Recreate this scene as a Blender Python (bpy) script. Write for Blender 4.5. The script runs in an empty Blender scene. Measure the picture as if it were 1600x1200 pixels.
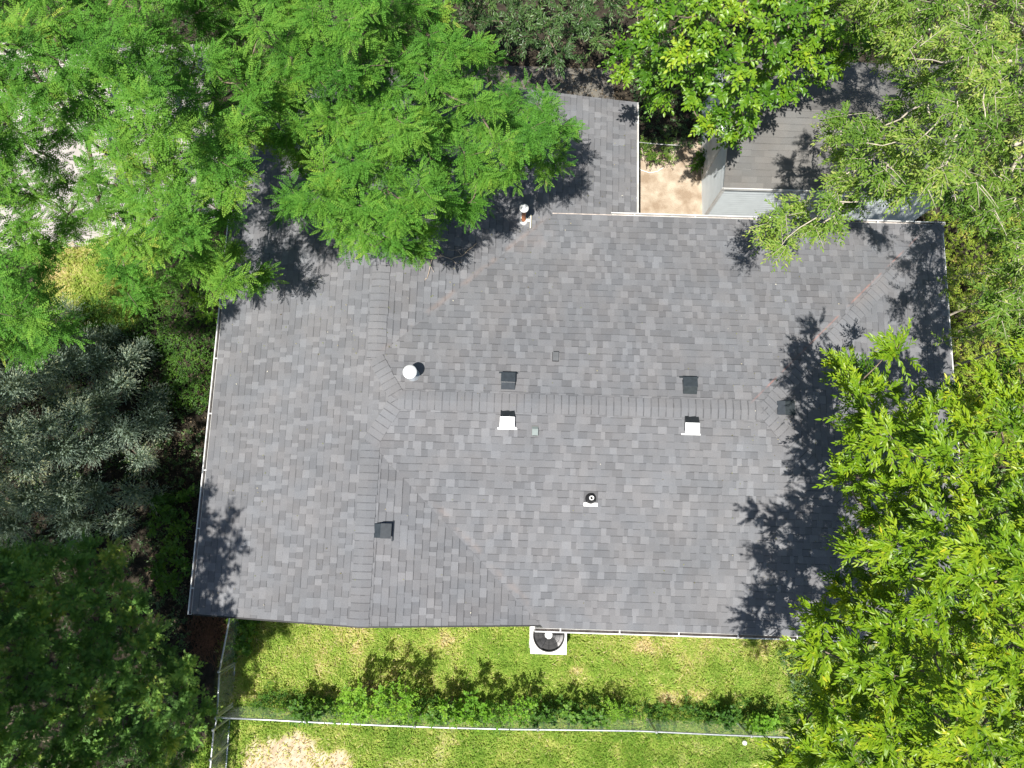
import bpy, math, random
import numpy as np
from mathutils import Vector, Matrix

# ------------------------------------------------------------------ camera, sky, sun, exposure
SC = bpy.context.scene
COL = SC.collection
F = 1110.0                       # focal length in pixels of a 1600 px wide picture
CAMZ = 16.95
RX, RY, RZ = 0.1651, -0.0007, 0.0307
cam_data = bpy.data.cameras.new('camera')
cam_data.sensor_width = 36.0
cam_data.lens = 36.0 * F / 1600.0
cam_data.clip_start = 0.1
cam_data.clip_end = 2000.0
cam = bpy.data.objects.new('camera', cam_data)
COL.objects.link(cam)
cam.location = (0, 0, CAMZ)
cam.rotation_euler = (RX, RY, RZ)
SC.camera = cam

SUNX, SUNY = 0.20, 0.32          # how far a shadow moves east / north per metre of height
sun_dir = Vector((-SUNX, -SUNY, 1.0)).normalized()     # towards the sun
world = bpy.data.worlds.new('World')
SC.world = world
world.use_nodes = True
wn = world.node_tree.nodes
wl = world.node_tree.links
sky = wn.new('ShaderNodeTexSky')
sky.sky_type = 'NISHITA'
sky.sun_disc = False
sky.sun_elevation = math.asin(sun_dir.z)
sky.sun_rotation = math.atan2(sun_dir.x, sun_dir.y)
wl.new(sky.outputs['Color'], wn['Background'].inputs['Color'])
wn['Background'].inputs['Strength'].default_value = 0.066
sun_data = bpy.data.lights.new('sun', 'SUN')
sun_data.energy = 4.8
sun_data.angle = math.radians(0.5)
sun_data.color = (1.0, 0.955, 0.89)
sun = bpy.data.objects.new('sun', sun_data)
COL.objects.link(sun)
sun.rotation_euler = sun_dir.to_track_quat('Z', 'Y').to_euler()
SC.view_settings.view_transform = 'Standard'
SC.view_settings.look = 'None'
SC.view_settings.exposure = 0.86
SC.view_settings.gamma = 1.0
SC.render.engine = 'CYCLES'
SC.cycles.max_bounces = 6
SC.cycles.diffuse_bounces = 3
SC.cycles.glossy_bounces = 2
SC.cycles.transmission_bounces = 3
SC.cycles.sample_clamp_indirect = 4.0

# ------------------------------------------------------------------ helpers
def _rot():
    cx, sx, cy, sy, cz, sz = math.cos(RX), math.sin(RX), math.cos(RY), math.sin(RY), math.cos(RZ), math.sin(RZ)
    X = np.array([[1, 0, 0], [0, cx, -sx], [0, sx, cx]])
    Y = np.array([[cy, 0, sy], [0, 1, 0], [-sy, 0, cy]])
    Z = np.array([[cz, -sz, 0], [sz, cz, 0], [0, 0, 1]])
    return Z @ Y @ X
CM = _rot()

def P(x, y, z=0.0):
    """the place on the horizontal plane of height z that the photograph shows at pixel (x, y)"""
    x = np.asarray(x, float); y = np.asarray(y, float); z = np.asarray(z, float)
    d = np.stack([(x - 800) / F, -(y - 600) / F, -np.ones_like(x)], -1) @ CM.T
    t = (CAMZ - z) / -d[..., 2]
    p = d * t[..., None]
    p[..., 2] += CAMZ
    return p

def px(p):
    p = np.asarray(p, float)
    d = (p - np.array([0, 0, CAMZ])) @ CM
    return np.stack([800 + F * d[..., 0] / -d[..., 2], 600 - F * d[..., 1] / -d[..., 2]], -1)

def vnoise(x, y, seed=0, scale=1.0):
    """smooth value noise 0..1"""
    x = np.asarray(x, float) / scale; y = np.asarray(y, float) / scale
    xi = np.floor(x).astype(np.int64); yi = np.floor(y).astype(np.int64)
    fx = x - xi; fy = y - yi
    fx = fx * fx * (3 - 2 * fx); fy = fy * fy * (3 - 2 * fy)
    def h(a, b):
        n = (a * 374761393 + b * 668265263 + seed * 974634777) & 0x7fffffff
        n = ((n ^ (n >> 13)) * 1274126177) & 0x7fffffff
        return ((n ^ (n >> 16)) & 0xffff) / 65535.0
    a = h(xi, yi) * (1 - fx) + h(xi + 1, yi) * fx
    b = h(xi, yi + 1) * (1 - fx) + h(xi + 1, yi + 1) * fx
    return a * (1 - fy) + b * fy

def fbm(x, y, seed=0, scale=1.0):
    return (vnoise(x, y, seed, scale) * .55 + vnoise(x, y, seed + 7, scale / 2.1) * .3 + vnoise(x, y, seed + 13, scale / 4.3) * .15)

def inpoly(x, y, poly):
    x = np.asarray(x, float); y = np.asarray(y, float)
    r = np.zeros(x.shape, bool)
    n = len(poly)
    for i in range(n):
        x1, y1 = poly[i]; x2, y2 = poly[(i + 1) % n]
        if y1 == y2: continue
        c = ((y1 > y) != (y2 > y)) & (x < (x2 - x1) * (y - y1) / (y2 - y1) + x1)
        r ^= c
    return r

def edgedist(x, y, poly):
    d = np.full(np.shape(x), 1e9)
    n = len(poly)
    for i in range(n):
        a = np.array(poly[i], float); b = np.array(poly[(i + 1) % n], float)
        ab = b - a
        t = np.clip(((x - a[0]) * ab[0] + (y - a[1]) * ab[1]) / (ab @ ab + 1e-9), 0, 1)
        d = np.minimum(d, np.hypot(x - a[0] - t * ab[0], y - a[1] - t * ab[1]))
    return d

def tag(o, label=None, cat=None, group=None, kind=None):
    if label: o['label'] = label
    if cat: o['category'] = cat
    if group: o['group'] = group
    if kind: o['kind'] = kind
    return o

def thing(name, loc, label, cat, group=None):
    o = bpy.data.objects.new(name, None)
    COL.objects.link(o)
    o.empty_display_size = 0.2
    o.location = loc
    return tag(o, label, cat, group)

def root_loc(o):
    while o.parent: o = o.parent
    return np.array(o.location)

def link(name, me, mat, parent=None):
    o = bpy.data.objects.new(name, me)
    COL.objects.link(o)
    if mat is not None:
        me.materials.clear()
        for m in (mat if isinstance(mat, (list, tuple)) else [mat]): me.materials.append(m)
    if parent is not None: o.parent = parent
    return o

def mesh_np(name, V, faces, mat, parent=None, smooth=False, attrs=None, mats=None):
    """faces: int array (n,k) or a list of tuples"""
    V = np.asarray(V, float)
    if parent is not None: V = V - root_loc(parent)
    me = bpy.data.meshes.new(name)
    if isinstance(faces, np.ndarray):
        n, k = faces.shape
        me.vertices.add(len(V)); me.vertices.foreach_set('co', V.astype(np.float32).ravel())
        me.loops.add(n * k); me.loops.foreach_set('vertex_index', faces.astype(np.int32).ravel())
        me.polygons.add(n)
        me.polygons.foreach_set('loop_start', np.arange(0, n * k, k, dtype=np.int32))
        me.update(calc_edges=True)
    else:
        me.from_pydata([tuple(v) for v in V], [], [tuple(f) for f in faces])
        me.update()
    me.polygons.foreach_set('use_smooth', np.full(len(me.polygons), smooth, bool))
    for an, (dom, arr) in (attrs or {}).items():
        a = me.attributes.new(an, 'FLOAT', dom)
        a.data.foreach_set('value', np.asarray(arr, np.float32))
    if mats is not None: me.polygons.foreach_set('material_index', np.asarray(mats, np.int32))
    return link(name, me, mat, parent)

class MB:
    """collects boxes, tubes, plates"""
    def __init__(s): s.v = []; s.f = []
    def add(s, vs, fs):
        b = len(s.v); s.v += [tuple(map(float, p)) for p in vs]; s.f += [tuple(b + i for i in f) for f in fs]
    def box(s, c, size, M=None):
        hx, hy, hz = [q / 2 for q in size]
        vs = [Vector((c[0] + i * hx, c[1] + j * hy, c[2] + k * hz)) for k in (-1, 1) for j in (-1, 1) for i in (-1, 1)]
        if M is not None: vs = [M @ v for v in vs]
        s.add(vs, [(0, 2, 3, 1), (4, 5, 7, 6), (0, 1, 5, 4), (2, 6, 7, 3), (0, 4, 6, 2), (1, 3, 7, 5)])
        return s
    def hexa(s, low, top, M=None):
        vs = [Vector(p) for p in list(low) + list(top)]
        if M is not None: vs = [M @ v for v in vs]
        n = len(low)
        s.add(vs, [tuple(range(n))[::-1], tuple(range(n, 2 * n))] + [(i, (i + 1) % n, n + (i + 1) % n, n + i) for i in range(n)])
        return s
    def tube(s, pts, r, n=8, cap=True, M=None):
        pts = [Vector(p) for p in pts]
        if not isinstance(r, (list, tuple)): r = [r] * len(pts)
        rings = []
        up = Vector((0, 0, 1))
        for i, p in enumerate(pts):
            d = (pts[min(i + 1, len(pts) - 1)] - pts[max(i - 1, 0)])
            d = d.normalized() if d.length > 1e-9 else Vector((0, 0, 1))
            a = up if abs(d.z) < .95 else Vector((1, 0, 0))
            u = d.cross(a).normalized(); w = d.cross(u)
            rings.append([p + (u * math.cos(2 * math.pi * k / n) + w * math.sin(2 * math.pi * k / n)) * r[i] for k in range(n)])
        vs = [v for rg in rings for v in rg]
        if M is not None: vs = [M @ v for v in vs]
        fs = []
        for i in range(len(pts) - 1):
            for k in range(n):
                fs.append((i * n + k, i * n + (k + 1) % n, (i + 1) * n + (k + 1) % n, (i + 1) * n + k))
        if cap:
            fs.append(tuple(range(n))); fs.append(tuple((len(pts) - 1) * n + k for k in range(n))[::-1])
        s.add(vs, fs)
        return s
    def lathe(s, prof, n=24, M=None):
        vs = []; fs = []
        for r, z in prof:
            for k in range(n):
                a = 2 * math.pi * k / n
                vs.append(Vector((r * math.cos(a), r * math.sin(a), z)))
        if M is not None: vs = [M @ v for v in vs]
        for i in range(len(prof) - 1):
            for k in range(n):
                fs.append((i * n + k, i * n + (k + 1) % n, (i + 1) * n + (k + 1) % n, (i + 1) * n + k))
        s.add(vs, fs)
        return s
    def build(s, name, mat, parent=None, smooth=False, bevel=0.0):
        o = mesh_np(name, np.array(s.v), s.f, mat, parent, smooth)
        if bevel:
            m = o.modifiers.new('bevel', 'BEVEL'); m.width = bevel; m.segments = 2; m.limit_method = 'ANGLE'
        return o

# ------------------------------------------------------------------ materials
def mat(name, color, rough=0.7, metal=0.0, noise=0.0, nscale=8.0, spec=0.5, bump=0.0, bscale=40.0, color2=None):
    m = bpy.data.materials.new(name); m.use_nodes = True
    nt = m.node_tree; b = nt.nodes['Principled BSDF']
    b.inputs['Base Color'].default_value = (*color, 1)
    b.inputs['Roughness'].default_value = rough
    b.inputs['Metallic'].default_value = metal
    b.inputs['Specular IOR Level'].default_value = spec
    if noise or color2 or bump:
        tc = nt.nodes.new('ShaderNodeTexCoord')
    if noise or color2:
        n = nt.nodes.new('ShaderNodeTexNoise'); n.inputs['Scale'].default_value = nscale; n.inputs['Detail'].default_value = 6
        nt.links.new(tc.outputs['Object'], n.inputs['Vector'])
        r = nt.nodes.new('ShaderNodeValToRGB')
        c2 = color2 or tuple(c * (1 - noise) for c in color)
        c1 = color if color2 else tuple(min(1, c * (1 + noise)) for c in color)
        r.color_ramp.elements[0].position = .35; r.color_ramp.elements[1].position = .65
        r.color_ramp.elements[0].color = (*c2, 1); r.color_ramp.elements[1].color = (*c1, 1)
        nt.links.new(n.outputs['Fac'], r.inputs['Fac']); nt.links.new(r.outputs['Color'], b.inputs['Base Color'])
    if bump:
        n = nt.nodes.new('ShaderNodeTexNoise'); n.inputs['Scale'].default_value = bscale; n.inputs['Detail'].default_value = 5
        nt.links.new(tc.outputs['Object'], n.inputs['Vector'])
        bp = nt.nodes.new('ShaderNodeBump'); bp.inputs['Strength'].default_value = bump; bp.inputs['Distance'].default_value = .02
        nt.links.new(n.outputs['Fac'], bp.inputs['Height']); nt.links.new(bp.outputs['Normal'], b.inputs['Normal'])
    return m

def leaf_mat(name, ramp, rough=0.5, trans=0.35, spec=0.4):
    """ramp: list of (pos, rgb) looked up with the per-leaf attribute 'tint'"""
    m = bpy.data.materials.new(name); m.use_nodes = True
    nt = m.node_tree; b = nt.nodes['Principled BSDF']; out = nt.nodes['Material Output']
    at = nt.nodes.new('ShaderNodeAttribute'); at.attribute_name = 'tint'
    r = nt.nodes.new('ShaderNodeValToRGB')
    el = r.color_ramp.elements
    while len(el) < len(ramp): el.new(0.5)
    for e, (p, c) in zip(el, ramp): e.position = p; e.color = (*c, 1)
    nt.links.new(at.outputs['Fac'], r.inputs['Fac'])
    nt.links.new(r.outputs['Color'], b.inputs['Base Color'])
    b.inputs['Roughness'].default_value = rough
    b.inputs['Specular IOR Level'].default_value = spec
    t = nt.nodes.new('ShaderNodeBsdfTranslucent')
    hs = nt.nodes.new('ShaderNodeMix'); hs.data_type = 'RGBA'; hs.blend_type = 'MULTIPLY'
    hs.inputs['Factor'].default_value = 1.0
    nt.links.new(r.outputs['Color'], hs.inputs['A']); hs.inputs['B'].default_value = (1.5, 1.25, .45, 1)
    nt.links.new(hs.outputs['Result'], t.inputs['Color'])
    mx = nt.nodes.new('ShaderNodeMixShader'); mx.inputs['Fac'].default_value = trans
    nt.links.new(b.outputs['BSDF'], mx.inputs[1]); nt.links.new(t.outputs['BSDF'], mx.inputs[2])
    nt.links.new(mx.outputs['Shader'], out.inputs['Surface'])
    return m

M_white = mat('white_aluminium', (.60, .60, .58), .5, 0, .16, 3)
M_trough = mat('gutter_inside', (.42, .36, .32), .8, 0, .3, 9)
M_galv = mat('galvanised_steel', (.84, .86, .86), .4, .25, .08, 20)
M_galv2 = mat('galvanised_pipe', (.42, .44, .45), .42, .7, .15, 20)
M_black = mat('black_painted_metal', (.018, .02, .022), .28, .0, .2, 14, spec=.6)
M_black2 = mat('black_plastic', (.02, .02, .021), .5)
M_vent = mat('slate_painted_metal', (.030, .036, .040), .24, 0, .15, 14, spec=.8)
M_rubber = mat('black_rubber', (.015, .015, .016), .45)
M_rust = mat('rusty_steel', (.32, .12, .05), .8, .0, .4, 30)
M_whitep = mat('white_plastic', (.8, .8, .78), .4)
M_cream = mat('cream_strip', (.72, .66, .48), .6)
M_siding = mat('house_siding', (.62, .60, .55), .6, 0, .05, 3)
M_soffit = mat('soffit', (.7, .7, .68), .6)
M_conc = mat('concrete', (.40, .375, .34), .9, 0, 0, 1.6, bump=.3, bscale=60, color2=(.32, .30, .27))
M_bark = mat('bark', (.17, .13, .095), .9, 0, .35, 9, bump=.6, bscale=25)
M_palebark = mat('pale_bark', (.42, .37, .29), .85, 0, .25, 12)
M_dead = mat('dead_twig', (.42, .33, .24), .85, 0, .3, 14)
M_brown = mat('dead_stalks', (.16, .075, .04), .9, 0, .4, 20)
M_acw = mat('painted_cabinet', (.80, .79, .75), .45, 0, .04, 5)
M_blade = mat('fan_blade', (.02, .02, .022), .4, .1)
M_shroud = mat('fan_shroud_grey', (.34, .35, .36), .5, .2, .15, 20)
M_dark = mat('dark_cavity', (.012, .012, .013), .7)

# ---- shingles: every tab has its own tone, stored on its face
def shingle_mat(name, c_dark, c_light, stains=()):
    m = bpy.data.materials.new(name); m.use_nodes = True
    nt = m.node_tree; N = nt.nodes; L = nt.links; b = N['Principled BSDF']
    at = N.new('ShaderNodeAttribute'); at.attribute_name = 'tone'
    r = N.new('ShaderNodeValToRGB'); e = r.color_ramp.elements
    e[0].color = (*c_dark, 1); e[1].color = (*c_light, 1)
    L.new(at.outputs['Fac'], r.inputs['Fac'])
    tc = N.new('ShaderNodeNewGeometry')
    g = N.new('ShaderNodeTexNoise'); g.inputs['Scale'].default_value = 150; g.inputs['Detail'].default_value = 2
    L.new(tc.outputs['Position'], g.inputs['Vector'])
    w = N.new('ShaderNodeTexNoise'); w.inputs['Scale'].default_value = .8; w.inputs['Detail'].default_value = 5; w.inputs['Roughness'].default_value = .6
    L.new(tc.outputs['Position'], w.inputs['Vector'])
    def mr(src, a, bb, lo, hi):
        q = N.new('ShaderNodeMapRange'); q.inputs['From Min'].default_value = a; q.inputs['From Max'].default_value = bb
        q.inputs['To Min'].default_value = lo; q.inputs['To Max'].default_value = hi; L.new(src, q.inputs['Value']); return q.outputs['Result']
    k = N.new('ShaderNodeMath'); k.operation = 'MULTIPLY'
    L.new(mr(g.outputs['Fac'], .3, .7, .78, 1.22), k.inputs[0]); L.new(mr(w.outputs['Fac'], .3, .7, .90, 1.10), k.inputs[1])
    mx = N.new('ShaderNodeMix'); mx.data_type = 'RGBA'; mx.blend_type = 'MULTIPLY'; mx.inputs['Factor'].default_value = 1
    cmb = N.new('ShaderNodeCombineColor')
    for i in range(3): L.new(k.outputs[0], cmb.inputs[i])
    L.new(r.outputs['Color'], mx.inputs['A']); L.new(cmb.outputs[0], mx.inputs['B'])
    # slight warm / cool drift of the granules
    w2 = N.new('ShaderNodeTexNoise'); w2.inputs['Scale'].default_value = 1.7; w2.inputs['Detail'].default_value = 3
    L.new(tc.outputs['Position'], w2.inputs['Vector'])
    dr = N.new('ShaderNodeValToRGB'); dr.color_ramp.elements[0].color = (.975, .995, 1.015, 1); dr.color_ramp.elements[1].color = (1.02, 1.0, .985, 1)
    dr.color_ramp.elements[0].position = .35; dr.color_ramp.elements[1].position = .65
    L.new(w2.outputs['Fac'], dr.inputs['Fac'])
    m2 = N.new('ShaderNodeMix'); m2.data_type = 'RGBA'; m2.blend_type = 'MULTIPLY'; m2.inputs['Factor'].default_value = 1
    L.new(mx.outputs['Result'], m2.inputs['A']); L.new(dr.outputs['Color'], m2.inputs['B'])
    last = m2.outputs['Result']
    sep = N.new('ShaderNodeSeparateXYZ'); L.new(tc.outputs['Position'], sep.inputs[0])
    for (ax, ay, bx, by, wd, col, amt) in stains:      # rusty marks that lie along a line of the roof
        dx, dy = bx - ax, by - ay; ln = math.hypot(dx, dy); nx, ny = -dy / ln, dx / ln; tx, ty = dx / ln, dy / ln
        def lin(cx, cy, c0):
            a = N.new('ShaderNodeMath'); a.operation = 'MULTIPLY_ADD'; L.new(sep.outputs[0], a.inputs[0]); a.inputs[1].default_value = cx; a.inputs[2].default_value = c0
            q = N.new('ShaderNodeMath'); q.operation = 'MULTIPLY_ADD'; L.new(sep.outputs[1], q.inputs[0]); q.inputs[1].default_value = cy; L.new(a.outputs[0], q.inputs[2]); return q.outputs[0]
        dist = lin(nx, ny, -(nx * ax + ny * ay)); al = lin(tx, ty, -(tx * ax + ty * ay))
        ab = N.new('ShaderNodeMath'); ab.operation = 'ABSOLUTE'; L.new(dist, ab.inputs[0])
        m_d = mr(ab.outputs[0], 0, wd, 1, 0)
        m_a = mr(al, -.2, .25, 0, 1); m_b = mr(al, ln - .25, ln + .2, 1, 0)
        nn = N.new('ShaderNodeTexNoise'); nn.inputs['Scale'].default_value = 3.2; nn.inputs['Detail'].default_value = 5; L.new(tc.outputs['Position'], nn.inputs['Vector'])
        m_n = mr(nn.outputs['Fac'], .42, .62, 0, 1)
        p = m_d
        for q in (m_a, m_b, m_n):
            mm = N.new('ShaderNodeMath'); mm.operation = 'MULTIPLY'; L.new(p, mm.inputs[0]); L.new(q, mm.inputs[1]); p = mm.outputs[0]
        mm = N.new('ShaderNodeMath'); mm.operation = 'MULTIPLY'; L.new(p, mm.inputs[0]); mm.inputs[1].default_value = amt
        x = N.new('ShaderNodeMix'); x.data_type = 'RGBA'; L.new(mm.outputs[0], x.inputs['Factor']); L.new(last, x.inputs['A']); x.inputs['B'].default_value = (*col, 1)
        last = x.outputs['Result']
    L.new(last, b.inputs['Base Color'])
    b.inputs['Roughness'].default_value = .88; b.inputs['Specular IOR Level'].default_value = .3
    bp = N.new('ShaderNodeBump'); bp.inputs['Strength'].default_value = .5; bp.inputs['Distance'].default_value = .003
    L.new(g.outputs['Fac'], bp.inputs['Height']); L.new(bp.outputs['Normal'], b.inputs['Normal'])
    return m

# ------------------------------------------------------------------ the ground
S_, XW, XE, YS, YN, XW2 = 0.2364, -6.159, 8.983, -2.380, 6.115, 0.686
EZ = 2.55
XR = (XW + XW2) / 2; HW = EZ + S_ * (XW2 - XW) / 2
YM = (YS + YN) / 2; HR = EZ + S_ * (YN - YS) / 2; HD = (YN - YS) / 2
XJ = -2.218; XK = XE - HD
YH1 = YM - (HD - (XR - XW)); YH2 = YM + (HD - (XR - XW))
XE3 = 2.56; EZ3 = EZ - S_ * (XE3 - XW2)
YNT = float(P(993, 160, EZ3)[1])
YG = -2.33
def ynt(x): return YNT - .05 * (XE3 - x)

def gnoise(x, y):
    return (vnoise(x, y, 3, 1.7) - .5) * .07 + (vnoise(x, y, 5, .5) - .5) * .03

def pxd(x, y, poly):
    """mask 1 inside a pixel outline on the ground, soft rim in px"""
    q = px(np.stack([x, y, np.zeros_like(x)], -1))
    d = edgedist(q[..., 0], q[..., 1], poly); s = np.where(inpoly(q[..., 0], q[..., 1], poly), d, -d)
    return s

POLY_DRIVE = [(-260, 60), (330, 70), (345, 340), (200, 392), (150, 382), (90, 388), (-260, 420)]
POLY_DIRTN = [(985, 228), (1120, 215), (1120, 350), (985, 350)]
POLY_DIRTS = [(385, 1165), (400, 1150), (440, 1152), (470, 1140), (520, 1170), (560, 1185), (520, 1230), (380, 1260), (370, 1190)]
POLY_LAWN = [(372, 930), (1250, 960), (1700, 960), (1700, 1500), (250, 1500), (300, 1200), (325, 1150), (345, 1060)]
POLY_LAWNW = [(70, 380), (200, 380), (260, 470), (180, 520), (60, 500)]

def masks(x, y):
    soft = 14
    nz = (fbm(x, y, 21, .6) - .5) * 30
    lawn = np.clip((pxd(x, y, POLY_LAWN) + nz * .7) / soft + .5, 0, 1)
    lw = np.clip((pxd(x, y, POLY_LAWNW) + nz * .5) / soft + .5, 0, 1)
    ds = np.clip((pxd(x, y, POLY_DIRTS) + nz) / 12 + .5, 0, 1)
    dn = np.clip((pxd(x, y, POLY_DIRTN) + nz * .3) / 8 + .5, 0, 1)
    q = px(np.stack([x, y, np.zeros_like(x)], -1))
    sp = np.zeros_like(x)
    for (a, b, r) in ((1005, 1012, 26), (1090, 1082, 30), (690, 1000, 20), (900, 1045, 16), (1040, 1090, 26), (650, 1045, 22), (1180, 1020, 24), (560, 1010, 18), (860, 1100, 18)):
        sp = np.maximum(sp, np.clip(1.1 - np.hypot(q[..., 0] - a, (q[..., 1] - b) * 1.6) / r + nz / 26, 0, .8))
    straw = np.clip(sp + .35 * np.clip((fbm(x, y, 31, .9) - .5) * 5, 0, 1), 0, 1)
    return lawn, lw, np.maximum(ds, 0), dn, straw

def build_ground():
    def axis(lo, hi, step):
        a = np.arange(lo, hi + 1e-6, step)
        far = np.array([2., 5., 10., 20., 45., 100., 200., 400.])
        return np.concatenate([(lo - far)[::-1], a, hi + far])
    xs = axis(-15, 14.5, .1); ys = axis(-9, 15, .1)
    X, Y = np.meshgrid(xs, ys)
    Z = gnoise(X, Y)
    V = np.stack([X, Y, Z], -1).reshape(-1, 3)
    nx, ny = len(xs), len(ys)
    i = np.arange(nx * ny).reshape(ny, nx)
    Fc = np.stack([i[:-1, :-1], i[:-1, 1:], i[1:, 1:], i[1:, :-1]], -1).reshape(-1, 4)
    lawn, lw, ds, dn, straw = masks(V[:, 0], V[:, 1])
    m = bpy.data.materials.new('ground_soil_and_turf'); m.use_nodes = True
    nt = m.node_tree; N = nt.nodes; L = nt.links; b = N['Principled BSDF']
    g = N.new('ShaderNodeNewGeometry')
    def ramp(scale, c1, c2, det=6, a=.35, bb=.65):
        n = N.new('ShaderNodeTexNoise'); n.inputs['Scale'].default_value = scale; n.inputs['Detail'].default_value = det
        L.new(g.outputs['Position'], n.inputs['Vector'])
        r = N.new('ShaderNodeValToRGB'); r.color_ramp.elements[0].position = a; r.color_ramp.elements[1].position = bb
        r.color_ramp.elements[0].color = (*c1, 1); r.color_ramp.elements[1].color = (*c2, 1)
        L.new(n.outputs['Fac'], r.inputs['Fac']); return r.outputs['Color'], n
    soil, n0 = ramp(7, (.022, .019, .014), (.055, .046, .034))
    turf, _ = ramp(5, (.12, .17, .03), (.26, .28, .07))
    tan, _ = ramp(6, (.34, .27, .19), (.50, .42, .31))
    tan2, _ = ramp(3, (.27, .205, .145), (.44, .37, .285))
    def mixc(A, B, attr):
        at = N.new('ShaderNodeAttribute'); at.attribute_name = attr
        x = N.new('ShaderNodeMix'); x.data_type = 'RGBA'; L.new(at.outputs['Fac'], x.inputs['Factor']); L.new(A, x.inputs['A']); L.new(B, x.inputs['B']); return x.outputs['Result']
    c = mixc(soil, turf, 'turf'); c = mixc(c, tan, 'bare'); c = mixc(c, tan2, 'bare_north')
    L.new(c, b.inputs['Base Color']); b.inputs['Roughness'].default_value = .95; b.inputs['Specular IOR Level'].default_value = .1
    n = N.new('ShaderNodeTexNoise'); n.inputs['Scale'].default_value = 30; n.inputs['Detail'].default_value = 6; L.new(g.outputs['Position'], n.inputs['Vector'])
    bp = N.new('ShaderNodeBump'); bp.inputs['Strength'].default_value = .7; bp.inputs['Distance'].default_value = .03
    L.new(n.outputs['Fac'], bp.inputs['Height']); L.new(bp.outputs['Normal'], b.inputs['Normal'])
    o = mesh_np('ground', V, Fc, m, None, True, {'turf': ('POINT', np.maximum(lawn, lw)), 'bare': ('POINT', np.maximum(ds, straw * .55 * lawn)), 'bare_north': ('POINT', dn)})
    tag(o, 'earth and turf around the house', None, None, 'structure')
build_ground()

# concrete driveway seen through the gaps of the tree
pts = [P(x, y, 0.06) for x, y in POLY_DRIVE]
mb = MB(); mb.hexa([(p[0], p[1], -.08) for p in pts][::-1], [(p[0], p[1], .07) for p in pts][::-1])
tag(mb.build('driveway', M_conc), 'pale concrete driveway', None, None, 'structure')
# dark patio behind the north wing
M_patio = mat('patio_concrete', (.13, .12, .10), .9, 0, 0, 2.5, bump=.3, color2=(.07, .065, .058))
pts = [P(x, y, 0.05) for x, y in [(560, 95), (955, 108), (965, 190), (560, 190)]]
mb = MB(); mb.hexa([(p[0], p[1], -.08) for p in pts][::-1], [(p[0], p[1], .05) for p in pts][::-1])
tag(mb.build('patio', M_patio), 'dark patio slab', None, None, 'structure')

# ------------------------------------------------------------------ shingled roof planes
def clip(poly, ax, val, keep_less):
    out = []
    n = len(poly)
    for i in range(n):
        a = poly[i]; b = poly[(i + 1) % n]
        ia = (a[ax] <= val + 1e-9) if keep_less else (a[ax] >= val - 1e-9)
        ib = (b[ax] <= val + 1e-9) if keep_less else (b[ax] >= val - 1e-9)
        if ia: out.append(a)
        if ia != ib:
            t = (val - a[ax]) / (b[ax] - a[ax]); out.append((a[0] + t * (b[0] - a[0]), a[1] + t * (b[1] - a[1])))
    return out

def shingle_plane(poly3, eave_a, eave_b, rng, V, Fc, tone, expo=.143, v0=0.0, lift=.006, wmin=.07, wmax=.19, tones=None):
    """cover a planar convex polygon with courses that run parallel to the line eave_a - eave_b"""
    A = Vector(eave_a); U = (Vector(eave_b) - A).normalized()
    p3 = [Vector(p) for p in poly3]
    n = Vector((0, 0, 0))
    for i in range(len(p3)): n += (p3[i] - p3[0]).cross(p3[(i + 1) % len(p3)] - p3[0])
    n.normalize()
    if n.z < 0: n = -n
    W = n.cross(U)
    if W.z < 0: W = -W
    q = [((p - A).dot(U), (p - A).dot(W)) for p in p3]
    u0 = min(a for a, _ in q); u1 = max(a for a, _ in q); vlo = min(b for _, b in q); vhi = max(b for _, b in q)
    k = math.floor((vlo - v0) / expo)
    while v0 + k * expo < vhi - 1e-4:
        a = v0 + k * expo; row = clip(clip(q, 1, a, False), 1, a + expo, True)
        if len(row) >= 3:
            ru0 = min(p[0] for p in row); ru1 = max(p[0] for p in row)
            u = u0 - rng.random() * .3; tooth = rng.random() < .5
            while u < ru1:
                w = rng.uniform(wmin, wmax) if tooth else rng.uniform(wmin, wmax * 1.25)
                if u + w > ru0:
                    c = clip(clip(row, 0, u, False), 0, u + w, True)
                    if len(c) >= 3:
                        jit = rng.uniform(-.004, .004) if a > vlo + .01 else 0
                        hb = lift + (.006 if tooth else 0) + rng.uniform(0, .003)
                        top = []
                        for (uu, vv) in c:
                            t = (vv - a) / expo
                            top.append(A + U * uu + W * (vv - (jit if t < .01 else 0)) + n * (hb * (1 - t) + (.002 + (.003 if tooth else 0)) * t))
                        base = len(V); m_ = len(top)
                        V.extend(tuple(p) for p in top); V.extend(tuple(p - n * .014) for p in top)
                        tn = (tones or tone_pick)(rng, tooth)
                        Fc.append(tuple(range(base, base + m_))); tone.append(tn)
                        for i in range(m_):
                            j = (i + 1) % m_
                            Fc.append((base + i, base + m_ + i, base + m_ + j, base + j)); tone.append(tn * .35)  # edge faces toned down: the course shadow line is put into the colour
                        # the dark granule band that every course carries just below the butt of the course above
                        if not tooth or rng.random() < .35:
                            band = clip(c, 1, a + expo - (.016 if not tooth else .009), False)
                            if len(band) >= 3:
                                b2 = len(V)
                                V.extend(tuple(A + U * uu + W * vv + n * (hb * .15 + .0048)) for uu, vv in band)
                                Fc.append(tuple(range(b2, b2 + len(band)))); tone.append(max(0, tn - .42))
                u += w; tooth = not tooth if rng.random() < .8 else tooth
        k += 1

def tone_pick(rng, tooth):
    if tooth:
        r = rng.random()
        if r < .38: return rng.uniform(.58, .78)
        return rng.uniform(.46, .60)
    r = rng.random()
    if r < .20: return rng.uniform(.27, .36)
    return rng.uniform(.34, .52)

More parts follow.
